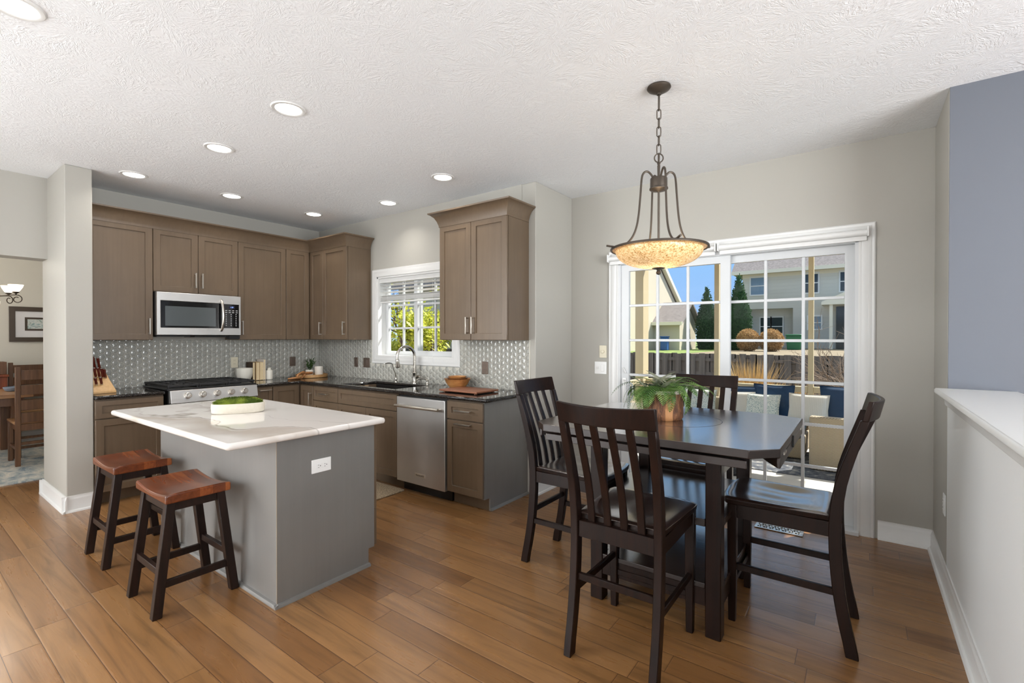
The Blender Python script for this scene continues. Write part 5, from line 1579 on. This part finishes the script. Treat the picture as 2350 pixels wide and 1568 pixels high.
# chandelier
cx, cy = -2.0, -2.70
cl = thing('chandelier', (cx, cy, 1.78), 'bronze scroll arm chandelier with frosted cup shades in the dining room', 'chandelier')
MB().lathe([(0.001, 2.779), (0.06, 2.775), (0.06, 2.76), (0.012, 2.75), (0.006, 2.74), (0.006, 2.05), (0.02, 2.03), (0.028, 1.98), (0.012, 1.94), (0.03, 1.89), (0.034, 1.85), (0.018, 1.80), (0.008, 1.775), (0.001, 1.77)], 20, (cx, cy, 0)).build('stem', 'bronze', cl)
for k in range(5):
    a = R(60 + 72 * k)
    u = Vector((math.cos(a), math.sin(a), 0))
    c0 = Vector((cx, cy, 0))
    pts = [c0 + u * 0.03 + Vector((0, 0, 1.86)), c0 + u * 0.10 + Vector((0, 0, 1.862)), c0 + u * 0.17 + Vector((0, 0, 1.872))]
    for i in range(17):
        b = R(100 - 400 * i / 16)
        r_ = 0.048 - 0.026 * i / 16
        pts.append(c0 + u * (0.225 + r_ * math.cos(b)) + Vector((0, 0, 1.828 + r_ * math.sin(b))))
    MB().tube(pts, 0.005, 7).build('arm', 'bronze', cl)
    sc_ = c0 + u * 0.215 + Vector((0, 0, 1.885))
    MB().lathe([(0.004, -0.01), (0.008, 0.004), (0.028, 0.02), (0.030, 0.026), (0.001, 0.026)], 16, sc_).build('cup', 'bronze', cl)
    MB().lathe([(0.022, 0.024), (0.036, 0.042), (0.054, 0.075), (0.064, 0.105), (0.061, 0.105), (0.050, 0.075), (0.032, 0.044), (0.018, 0.028)], 24, sc_).build('lamp_shade', 'shade_lit', cl)
MB().lathe([(0.001, 1.70), (0.04, 1.715), (0.075, 1.76), (0.08, 1.80), (0.076, 1.80), (0.07, 1.765), (0.001, 1.72)], 24, (cx, cy, 0)).build('centre_bowl', 'shade_lit', cl)
l = bpy.data.lights.new('chandelier_light', 'POINT'); l.energy = 15; l.color = (1.0, 0.92, 0.8); l.shadow_soft_size = 0.15
lo = bpy.data.objects.new('chandelier_light', l); lo.location = (cx, cy, 2.25); C.objects.link(lo)
# ================================================================ porch and garden
struct(MB().box(-14, 30, 0.82, 9.2, -0.7, -0.101).build('ground_garden', 'mulch'))
struct(MB().box(-60, 0.25, 9.2, 120, -0.7, 0.80).build('ground_lawn', 'lawn'))
struct(MB().box(0.251, 60, 9.2, 120, -0.7, 0.79).build('ground_bed', 'mulch'))
struct(MB().box(2.4, 9.0, 0.82, 4.4, -0.5, -0.06).build('floor_patio', 'concrete'))
tag(MB().box(3.1, 5.9, 2.30, 3.55, -0.0595, -0.05).build('outdoor_rug', 'rug_out'), 'dark mottled outdoor rug on the patio under the wicker seats', 'rug')
pg = thing('porch_frame', (4.6, 2.4, -0.06), 'beige painted porch frame of posts, rails and roof outside the door', 'porch')
def post(x0, x1, y0, y1): MB().box(x0, x1, y0, y1, -0.06, 2.75).build('post', 'beige', pg, bevel=0.004)
post(2.79, 2.92, 3.78, 4.02); post(3.955, 4.02, 3.9, 4.0); post(5.135, 5.195, 3.9, 4.0); post(6.28, 6.40, 3.88, 4.0)
for a, b in ((2.921, 3.954), (4.021, 5.134), (5.196, 6.279)):
    MB().box(a, b, 3.91, 3.99, 0.665, 0.745).build('rail', 'beige', pg, bevel=0.004)
    MB().box(a, b, 3.92, 3.98, 0.03, 0.11).build('rail', 'beige', pg)
MB().box(2.82, 2.89, 0.86, 3.779, 0.665, 0.745).build('rail', 'beige', pg)
post(2.80, 2.91, 0.86, 0.98)
MB().box(2.78, 6.40, 3.88, 4.02, 2.751, 2.90).build('beam', 'beige', pg)
MB().box(2.79, 2.92, 0.86, 3.879, 2.751, 2.90).build('beam', 'beige', pg)
MB().box(2.6, 6.66, 0.83, 4.16, 2.901, 3.0).build('roof', 'beige', pg)

# wicker sofas with cushions
sf = thing('wicker_sofa', (4.0, 3.4, -0.06), 'tan wicker sofa with its back to the porch rail', 'sofa')
def wbox(par, name, *a, m='wicker', bv=0.02): return MB().box(*a).build(name, m, par, bevel=bv)
wbox(sf, 'base', 3.1, 5.16, 3.05, 3.80, -0.045, 0.20)
wbox(sf, 'backrest', 3.1, 5.16, 3.70, 3.86, 0.2005, 0.55)
for a, b in ((3.14, 3.80), (3.82, 4.48), (4.50, 5.14)): wbox(sf, 'seat_cushion', a, b, 3.04, 3.69, 0.2015, 0.33, m='teal', bv=0.04)
ac = thing('wicker_armchair', (5.55, 3.0, -0.06), 'tan wicker end seat with a broad woven side facing the door', 'armchair')
wbox(ac, 'side_panel', 5.245, 6.05, 2.62, 2.74, -0.045, 0.535)
wbox(ac, 'base', 5.245, 6.05, 2.741, 3.60, -0.045, 0.20)
wbox(ac, 'backrest', 5.245, 6.05, 3.601, 3.74, -0.045, 0.55)
wbox(ac, 'seat_cushion', 5.26, 6.03, 2.75, 3.59, 0.2015, 0.34, m='teal', bv=0.04)
def pillow(label, c, w_, h_, th, rz, tilt, m, group='pillows on the porch seats'):
    n_ = 14; vs = []; fs_ = []
    for side in (-1, 1):
        for j in range(n_ + 1):
            for i in range(n_ + 1):
                u, v_ = -1 + 2 * i / n_, -1 + 2 * j / n_
                b = (max(0, 1 - u ** 4) * max(0, 1 - v_ ** 4)) ** 0.5
                pin = 1 - 0.05 * (1 - max(abs(u), abs(v_)) * 0 - 1) if False else 1
                k2 = 1 - 0.06 * (1 - abs(v_)) * abs(u) ** 3
                k3 = 1 - 0.06 * (1 - abs(u)) * abs(v_) ** 3
                vs.append(Vector((u * w_ / 2 * k2, side * th / 2 * b, v_ * h_ / 2 * k3)))
    N_ = (n_ + 1) ** 2
    for s_ in (0, 1):
        for j in range(n_):
            for i in range(n_):
                a = s_ * N_ + j * (n_ + 1) + i
                fs_.append((a, a + 1, a + n_ + 2, a + n_ + 1))
    mt = Matrix.Translation(Vector(c)) @ Matrix.Rotation(rz, 4, 'Z') @ Matrix.Rotation(tilt, 4, 'X')
    mb = MB().add([mt @ v for v in vs], fs_)
    o = mb.build('throw_pillow', m)
    md2 = o.modifiers.new('weld', 'WELD'); md2.merge_threshold = 0.0005
    return tag(o, label, 'pillow', group)
pillow('navy pillow seen left of the far chair back slats', (3.42, 3.60, 0.53), 0.50, 0.42, 0.16, 0, -0.25, 'navy')
pillow('teal scroll print pillow seen between the far chair slats', (3.86, 3.50, 0.50), 0.44, 0.36, 0.15, 0, -0.3, 'print_fabric')
pillow('white ribbed pillow just right of the far chair back', (4.36, 3.48, 0.50), 0.42, 0.36, 0.15, 0.1, -0.3, 'white_fabric')
pillow('blue pillow behind the white ribbed pillow', (4.36, 3.64, 0.53), 0.48, 0.42, 0.14, 0, -0.2, 'navy')
pillow('teal scroll print pillow nearest the corner of the sofa', (4.66, 3.44, 0.49), 0.42, 0.36, 0.15, -0.1, -0.3, 'print_fabric')
pillow('navy pillow with pointed corner behind the print pillow', (4.76, 3.64, 0.55), 0.50, 0.46, 0.15, -0.1, -0.2, 'navy')
pillow('white woven pillow on the end seat against the navy cushion', (5.18, 3.36, 0.52), 0.44, 0.38, 0.15, -0.1, -0.3, 'white_fabric')
pillow('large navy cushion at the right end of the porch seats', (5.62, 3.50, 0.58), 0.66, 0.46, 0.18, 0.05, -0.25, 'navy')
wd = thing('planter_basket', (4.75, 2.05, -0.06), 'dark ribbed round basket planter by the patio rug', 'planter')
MB().lathe([(0.001, 0), (0.12, 0)] + [(0.13 + 0.012 * (i % 2) + 0.0025 * i, 0.012 + 0.022 * i) for i in range(16)] + [(0.15, 0.36), (0.12, 0.34), (0.001, 0.30)], 32, (4.60, 2.02, -0.06)).build('basket', 'wicker_dark', wd)

# fence: boards are one pattern on one fence
fe = thing('wooden_fence', (3, 9.0, -0.1), 'weathered dark board fence behind the porch', 'fence')
mb = MB(); rnd = random.Random(2)
x_ = -9.0
while x_ < 16:
    w_ = 0.142
    y_ = 8.98 if int(x_ / 0.155) % 2 else 9.03
    zt = 1.0 + rnd.uniform(-0.012, 0.012)
    mb.prism([(x_, y_), (x_ + w_, y_), (x_ + w_, y_ + 0.02), (x_, y_ + 0.02)], -0.1, zt)
    x_ += 0.1175
mb.build('boards', 'fence', fe)
for z in (0.15, 0.5, 0.85): MB().box(-9, 16, 9.003, 9.028, z - 0.04, z + 0.04).build('rail', 'fence', fe)

def clump(name, label, c, n_, h_, spread, m, cat, wd_=0.012, group=None, seed=1):
    rnd = random.Random(seed); mb = MB()
    for i in range(n_):
        a = rnd.uniform(0, 2 * PI); r_ = spread * 0.3 * math.sqrt(rnd.random())
        lean = abs(rnd.gauss(0, 0.28)) * spread / h_ * 2
        d = Vector((math.cos(a) * lean, math.sin(a) * lean, 1))
        blade(mb, (c[0] + r_ * math.cos(a), c[1] + r_ * math.sin(a), c[2]), d, h_ * rnd.uniform(0.55, 1.05), wd_, Vector((rnd.random() - .5, rnd.random() - .5, 0.1)), rnd.uniform(0.02, 0.22), 4)
    return tag(mb.build(name, m, fix=False), label, cat, group)
clump('ornamental_grass', 'tall dry tan grass clump behind the sofa, left of the middle post', (4.05, 6.2, -0.1), 620, 1.22, 0.6, 'drygrass', 'grass clump', group='dry grass clumps behind the porch', seed=1)
clump('ornamental_grass', 'dry tan grass clump behind the porch between the two right posts', (4.75, 5.6, -0.1), 360, 0.85, 0.5, 'drygrass', 'grass clump', group='dry grass clumps behind the porch', seed=2)
clump('ornamental_grass', 'dry tan grass clump rightmost behind the large navy cushion', (5.45, 5.4, -0.1), 300, 0.72, 0.45, 'drygrass', 'grass clump', group='dry grass clumps behind the porch', seed=3)
# bare shrub
def branches(mb, p, d, L, r_, depth, rnd, sp=0.55):
    p = Vector(p); d = Vector(d).normalized()
    q = p + d * L * 0.5 + Vector((rnd.gauss(0, 0.04), rnd.gauss(0, 0.04), rnd.gauss(0, 0.02))) * L
    e = p + d * L + Vector((rnd.gauss(0, 0.06), rnd.gauss(0, 0.06), rnd.gauss(0, 0.04))) * L
    mb.tube([p, q, e], [r_, r_ * 0.85, r_ * 0.65], 5 if depth > 1 else 4)
    if depth > 0:
        for k in range(3 if depth > 1 else 3):
            t = rnd.uniform(0.35, 1.0)
            s_ = p.lerp(e, t)
            dd = d + Vector((rnd.gauss(0, sp), rnd.gauss(0, sp), rnd.gauss(0, sp * 0.8)))
            branches(mb, s_, dd, L * rnd.uniform(0.5, 0.8), r_ * 0.6, depth - 1, rnd, sp)
rnd = random.Random(11); mb = MB()
for k in range(11):
    a = rnd.uniform(0, 2 * PI)
    branches(mb, (6.0 + 0.15 * math.cos(a), 7.3 + 0.15 * math.sin(a), -0.1), (math.cos(a) * 0.6 - 0.25, math.sin(a) * 0.4, 1), 0.95, 0.014, 3, rnd)
tag(mb.build('bare_shrub', 'twig'), 'bare leafless shrub with pale arching twigs right of the fence', 'shrub')

# evergreens, shrubs
def leafcloud(mb, fn, n_, size, rnd):
    for i in range(n_):
        p, nrm = fn(rnd)
        d = (nrm + Vector((rnd.gauss(0, .5), rnd.gauss(0, .5), rnd.gauss(0, .5)))).normalized()
        blade(mb, p, d, size * rnd.uniform(0.6, 1.3), size * 0.5, Vector((rnd.random() - .5, rnd.random() - .5, rnd.random())), 0.2, 2)
def arborvitae(label, x_, y_, z_, h_, r_, seed):
    t = thing('arborvitae', (x_, y_, z_), label, 'evergreen tree', 'columnar evergreens beyond the fence')
    mb = MB(); rnd = random.Random(seed)
    R_ = lambda t: r_ * (0.78 + 0.22 * math.sin(PI * min(1, t * 1.4))) * (1 - max(0, (t - 0.45) / 0.55) ** 1.5) + 0.02
    prof = [(R_(i / 24) * 0.9, h_ * i / 24 * 0.985) for i in range(25)]
    mb.lathe([(0.01, 0)] + prof, 24, (x_, y_, z_), True)
    mb.v = [(a + 0.07 * noise.noise((a * 4, b * 4, c * 3)), b + 0.07 * noise.noise((a * 4 + 9, b * 4, c * 3)), c) for a, b, c in mb.v]
    def fn(rnd):
        t_ = 1 - math.sqrt(rnd.random()) * 0.999; a = rnd.uniform(0, 2 * PI)
        rr = R_(t_) * rnd.uniform(0.88, 1.05)
        return Vector((x_ + rr * math.cos(a), y_ + rr * math.sin(a), z_ + h_ * t_)), Vector((math.cos(a) * 0.6, math.sin(a) * 0.6, 0.9))
    leafcloud(mb, fn, 4200, 0.10, rnd)
    mb.build('foliage', 'arbor', t, fix=False)
    MB().tube([(x_, y_, z_ - 0.1), (x_, y_, z_ + 0.3)], 0.08, 8).build('trunk', 'bark_tree', t)
arborvitae('tall dark evergreen column left of the door middle stile', -0.66, 22, 0.8, 3.25, 0.46, 1)
arborvitae('tall dark evergreen column with its tip touching the middle stile', -0.02, 23.5, 0.8, 3.4, 0.45, 2)
arborvitae('dark evergreen column at the left corner of the grey house', 0.84, 22, 0.8, 3.75, 0.52, 3)
def shrub(name, label, c, rx, rz, m, n_, size, cat, group=None, seed=1):
    t = thing(name, c, label, cat, group)
    rnd = random.Random(seed); mb = MB()
    mb.lathe([(rx * 0.86 * math.sin(PI * i / 12) + 0.01, rz - rz * 0.9 * math.cos(PI * i / 12)) for i in range(13)], 18, c)
    mb.v = [(a + 0.12 * rx * noise.noise((a * 3, b * 3, c2 * 3)), b + 0.12 * rx * noise.noise((a * 3 + 5, b * 3, c2 * 3)), c2) for a, b, c2 in mb.v]
    def fn(rnd):
        v = Vector((rnd.gauss(0, 1), rnd.gauss(0, 1), rnd.gauss(0, 1))).normalized()
        return Vector((c[0] + v.x * rx * rnd.uniform(.85, 1.05), c[1] + v.y * rx * rnd.uniform(.85, 1.05), c[2] + rz + v.z * rz * rnd.uniform(.85, 1.05))), v + Vector((0, 0, 0.7))
    leafcloud(mb, fn, n_, size, rnd)
    mb.build('foliage', m, t, fix=False)
    return t
shrub('dry_shrub', 'rounded dry tan shrub beyond the fence beside the evergreen', (1.52, 20.5, 0.78), 0.47, 0.50, 'drybush', 2800, 0.07, 'shrub', 'dry tan shrubs by the grey house', 4)
shrub('dry_shrub', 'rounded dry tan shrub beyond the fence next to the green bin', (2.46, 20.5, 0.78), 0.47, 0.50, 'drybush', 2800, 0.07, 'shrub', 'dry tan shrubs by the grey house', 5)
gb_ = thing('plastic_bin', (2.95, 24.5, 0.8), 'green plastic bin against the grey house', 'bin')
MB().loft([[(2.95 + a * s_, 24.5 + b * s_, z) for a, b in ((-1, -1), (1, -1), (1, 1), (-1, 1))] for s_, z in ((0.28, 0.8), (0.33, 1.5))]).build('body', 'green_bin', gb_, bevel=0.03)
MB().loft([[(2.95 + a * s_, 24.5 + b * s_, z) for a, b in ((-1, -1), (1, -1), (1, 1), (-1, 1))] for s_, z in ((0.36, 1.501), (0.34, 1.58))]).build('lid', 'green_bin', gb_, bevel=0.03)

# grey two storey house
gh = thing('grey_house', (5, 30, 0.8), 'grey sided two storey house behind the fence', 'house')
mb = MB(); mb.cells([-0.1, 0.05, 2.55, 14.0], [0.8, 3.12, 5.25], 28.0, 28.4, {(1, 0)}, fxz); mb.build('front_wall', 'siding', gh)
MB().box(0.05, 2.55, 28.9, 29.0, 0.8, 3.12).build('porch_wall', 'siding', gh)
MB().box(-0.1, 0.05, 28.4, 34.0, 0.8, 5.25).build('side_wall', 'siding', gh)
MB().box(0.05, 14, 29.0, 34.0, 0.8, 5.2).build('core', 'siding', gh)
MB().box(-0.1, 14, 28.4, 29.0, 3.121, 5.2).build('upper_floor', 'siding', gh)
mb = MB(); mb.loft([[(x_, y_, z) for y_, z in ((27.5, 5.22), (27.5, 5.34), (31.0, 8.05), (34.6, 5.34), (34.6, 5.22))] for x_ in (-0.62, 14.6)])
mb.build('roof', 'shingle', gh)
MB().box(-0.6, 14.6, 27.42, 27.52, 5.16, 5.36).build('gutter', 'housetrim', gh)
MB().box(-0.1, 14, 27.98, 28.0, 4.98, 5.2).build('frieze_board', 'housetrim', gh)
def hwin(par, x0, x1, y_, z0, z1, m='pane', bars=True):
    mb = MB(); mb.cells([x0 - 0.07, x0, x1, x1 + 0.07], [z0 - 0.07, z0, z1, z1 + 0.07], y_ - 0.04, y_, {(1, 1)}, fxz)
    if bars: mb.box(x0, x1, y_ - 0.035, y_ - 0.005, (z0 + z1) / 2 - 0.025, (z0 + z1) / 2 + 0.025)
    f = mb.build('window', 'white', par)
    MB().box(x0, x1, y_ - 0.012, y_ - 0.002, z0, z1).build('pane', m, f)
hwin(gh, 0.36, 1.18, 28.0, 3.98, 5.0); hwin(gh, 3.15, 3.75, 28.0, 3.95, 5.02, 'pane_dark'); hwin(gh, 4.78, 5.4, 28.0, 3.95, 5.0, 'pane_dark')
hwin(gh, 0.75, 1.28, 28.9, 1.55, 2.62, 'pane_dark'); hwin(gh, 1.35, 1.92, 28.9, 1.55, 2.62, 'pane_dark')
mb = MB(); mb.loft([[(x_, y_, z) for x_, z in ((4.0, 3.15), (4.0, 3.3), (5.6, 4.05), (7.2, 3.3), (7.2, 3.15))] for y_ in (26.4, 27.97)])
mb.build('porch_roof', 'housetrim', gh)
MB().box(4.35, 4.5, 26.5, 26.65, 0.8, 3.15).build('porch_post', 'housetrim', gh)
MB().box(4.6, 6.8, 27.9, 27.99, 0.8, 3.1).build('porch_opening', 'pane_dark', gh)
hwin(gh, 3.3, 3.9, 28.0, 1.9, 2.6, 'pane')

# cream house at the left
chs = thing('cream_house', (-6, 20, 0.8), 'cream sided house with a steep gable beyond the fence', 'house')
mb = MB(); mb.loft([[(x_, y_, z) for y_, z in ((9.8, 0.8), (9.8, 4.0), (14.4, 9.1), (24.0, 3.0), (24.0, 0.8))] for x_ in (-10.0, -2.7)])
mb.build('gable_wall', 'cream', chs)
mb = MB(); mb.loft([[(x_, y_, z) for y_, z in ((9.0, 3.3), (9.0, 3.5), (14.4, 9.45), (24.6, 3.05), (24.6, 2.85), (14.4, 9.2))] for x_ in (-10.3, -2.56)])
mb.build('roof', 'shingle', chs)
mb = MB(); mb.loft([[(x_, y_, z) for y_, z in ((14.4, 9.2), (14.4, 9.47), (24.65, 3.06), (24.65, 2.8))] for x_ in (-2.57, -2.52)])
mb.build('rake_board', 'housetrim', chs)
mb = MB(); mb.loft([[(x_, y_, z) for y_, z in ((24.6, 2.845), (14.4, 9.195), (14.4, 9.17), (24.6, 2.82))] for x_ in (-2.698, -2.562)])
mb.build('soffit', 'housetrim', chs)
MB().box(-2.699, -2.67, 18.3, 18.75, 2.3, 3.55).build('window', 'pane', chs)
wx = -1.08
mb = MB(); mb.loft([[(x_, y_, z) for y_, z in ((20.0, 0.8), (20.0, 2.15), (21.4, 3.05), (22.8, 2.15), (22.8, 0.8))] for x_ in (-2.69, wx - 0.35)])
mb.build('wing', 'cream', chs)
mb = MB(); mb.loft([[(x_, y_, z) for y_, z in ((19.7, 2.05), (19.7, 2.15), (21.4, 3.25), (23.1, 2.15), (23.1, 2.05), (21.4, 3.12))] for x_ in (-2.69, wx - 0.12)])
mb.build('wing_roof', 'shingle', chs)
MB().box(-2.72, wx - 0.12, 19.6, 19.71, 2.02, 2.18).build('gutter', 'housetrim', chs)
bb = thing('plastic_bin', (-1.95, 19.5, 0.8), 'blue plastic bin beside the cream house', 'bin')
MB().box(-2.13, -1.80, 19.25, 19.6, 0.8, 1.42).build('body', 'blue_bin', bb, bevel=0.03)
MB().box(-2.15, -1.78, 19.22, 19.62, 1.421, 1.48).build('lid', 'blue_bin', bb, bevel=0.02)
hp = thing('basketball_hoop', (-1.55, 27, 0.8), 'distant basketball hoop on a pole left of the evergreens', 'basketball hoop')
MB().tube([(-1.35, 27.4, 0.8), (-1.45, 27.2, 2.1), (-1.6, 27.0, 2.7)], 0.06, 8).build('pole', 'iron', hp)
MB().box(-1.95, -1.45, 26.6, 26.66, 2.35, 3.05).build('backboard', 'pane', hp, bevel=0.02)
# trees
def tree(label, base_, h_, m, seed, leaves=0, size=0.12, sp=0.55, group=None, r0=0.06, depth=4, name='tree'):
    t = thing(name, base_, label, 'tree', group)
    rnd = random.Random(seed); mb = MB()
    tips = []
    def br(p, d, L, r_, dp):
        p = Vector(p); d = d.normalized()
        e = p + d * L + Vector((rnd.gauss(0, 0.06), rnd.gauss(0, 0.06), 0)) * L
        mb.tube([p, (p + e) / 2 + Vector((rnd.gauss(0, .03), rnd.gauss(0, .03), 0)) * L, e], [r_, r_ * 0.8, r_ * 0.6], 5)
        if dp <= 2: tips.append((p.lerp(e, 0.5), d)); tips.append((e, d))
        if dp > 0:
            for k in range(3):
                s_ = p.lerp(e, rnd.uniform(0.45, 1.0))
                br(s_, d + Vector((rnd.gauss(0, sp), rnd.gauss(0, sp), rnd.gauss(0.1, sp * 0.6))), L * rnd.uniform(0.55, 0.8), r_ * 0.6, dp - 1)
    br(base_, Vector((0, 0, 1)), h_ * 0.4, r0, depth)
    mb.build('branches', 'twig' if not leaves else 'bark_tree', t)
    if leaves:
        ml = MB()
        for i in range(leaves):
            p, d = tips[rnd.randrange(len(tips))]
            blade(ml, p + Vector((rnd.gauss(0, .14), rnd.gauss(0, .14), rnd.gauss(0, .14))), (rnd.gauss(0, 1), rnd.gauss(0, 1), rnd.gauss(0.2, 1)), size * rnd.uniform(.6, 1.3), size * 0.6, Vector((rnd.random() - .5, rnd.random() - .5, 1)), 0.2, 2)
        ml.build('leaves', m, t, fix=False)
    return t
gt = 'spring trees outside the kitchen window'
tree('spring tree filling the right panes of the kitchen window', (-3.2, 5.0, -0.1), 3.4, 'leaf_spring', 21, 2600, 0.13, 0.6, gt)
tree('spring tree behind the left panes of the kitchen window', (-6.6, 7.4, -0.1), 3.4, 'leaf_spring', 22, 1500, 0.14, 0.6, gt)
tree('bare budding tree farther back behind the left kitchen window panes', (-4.9, 5.6, -0.1), 3.6, 'leaf_spring', 23, 350, 0.12, 0.6, gt)
tree('pale bare tree in the distance between cream house and evergreens', (-2.6, 33, 0.8), 4.6, None, 31, 0, 0.1, 0.6, 'bare distant trees', 0.09)
shrub('flowering_shrub', 'yellow green shrub low behind the left kitchen window panes', (-8.3, 7.6, -0.1), 0.8, 0.75, 'leaf_spring', 1300, 0.13, 'shrub', None, 8)
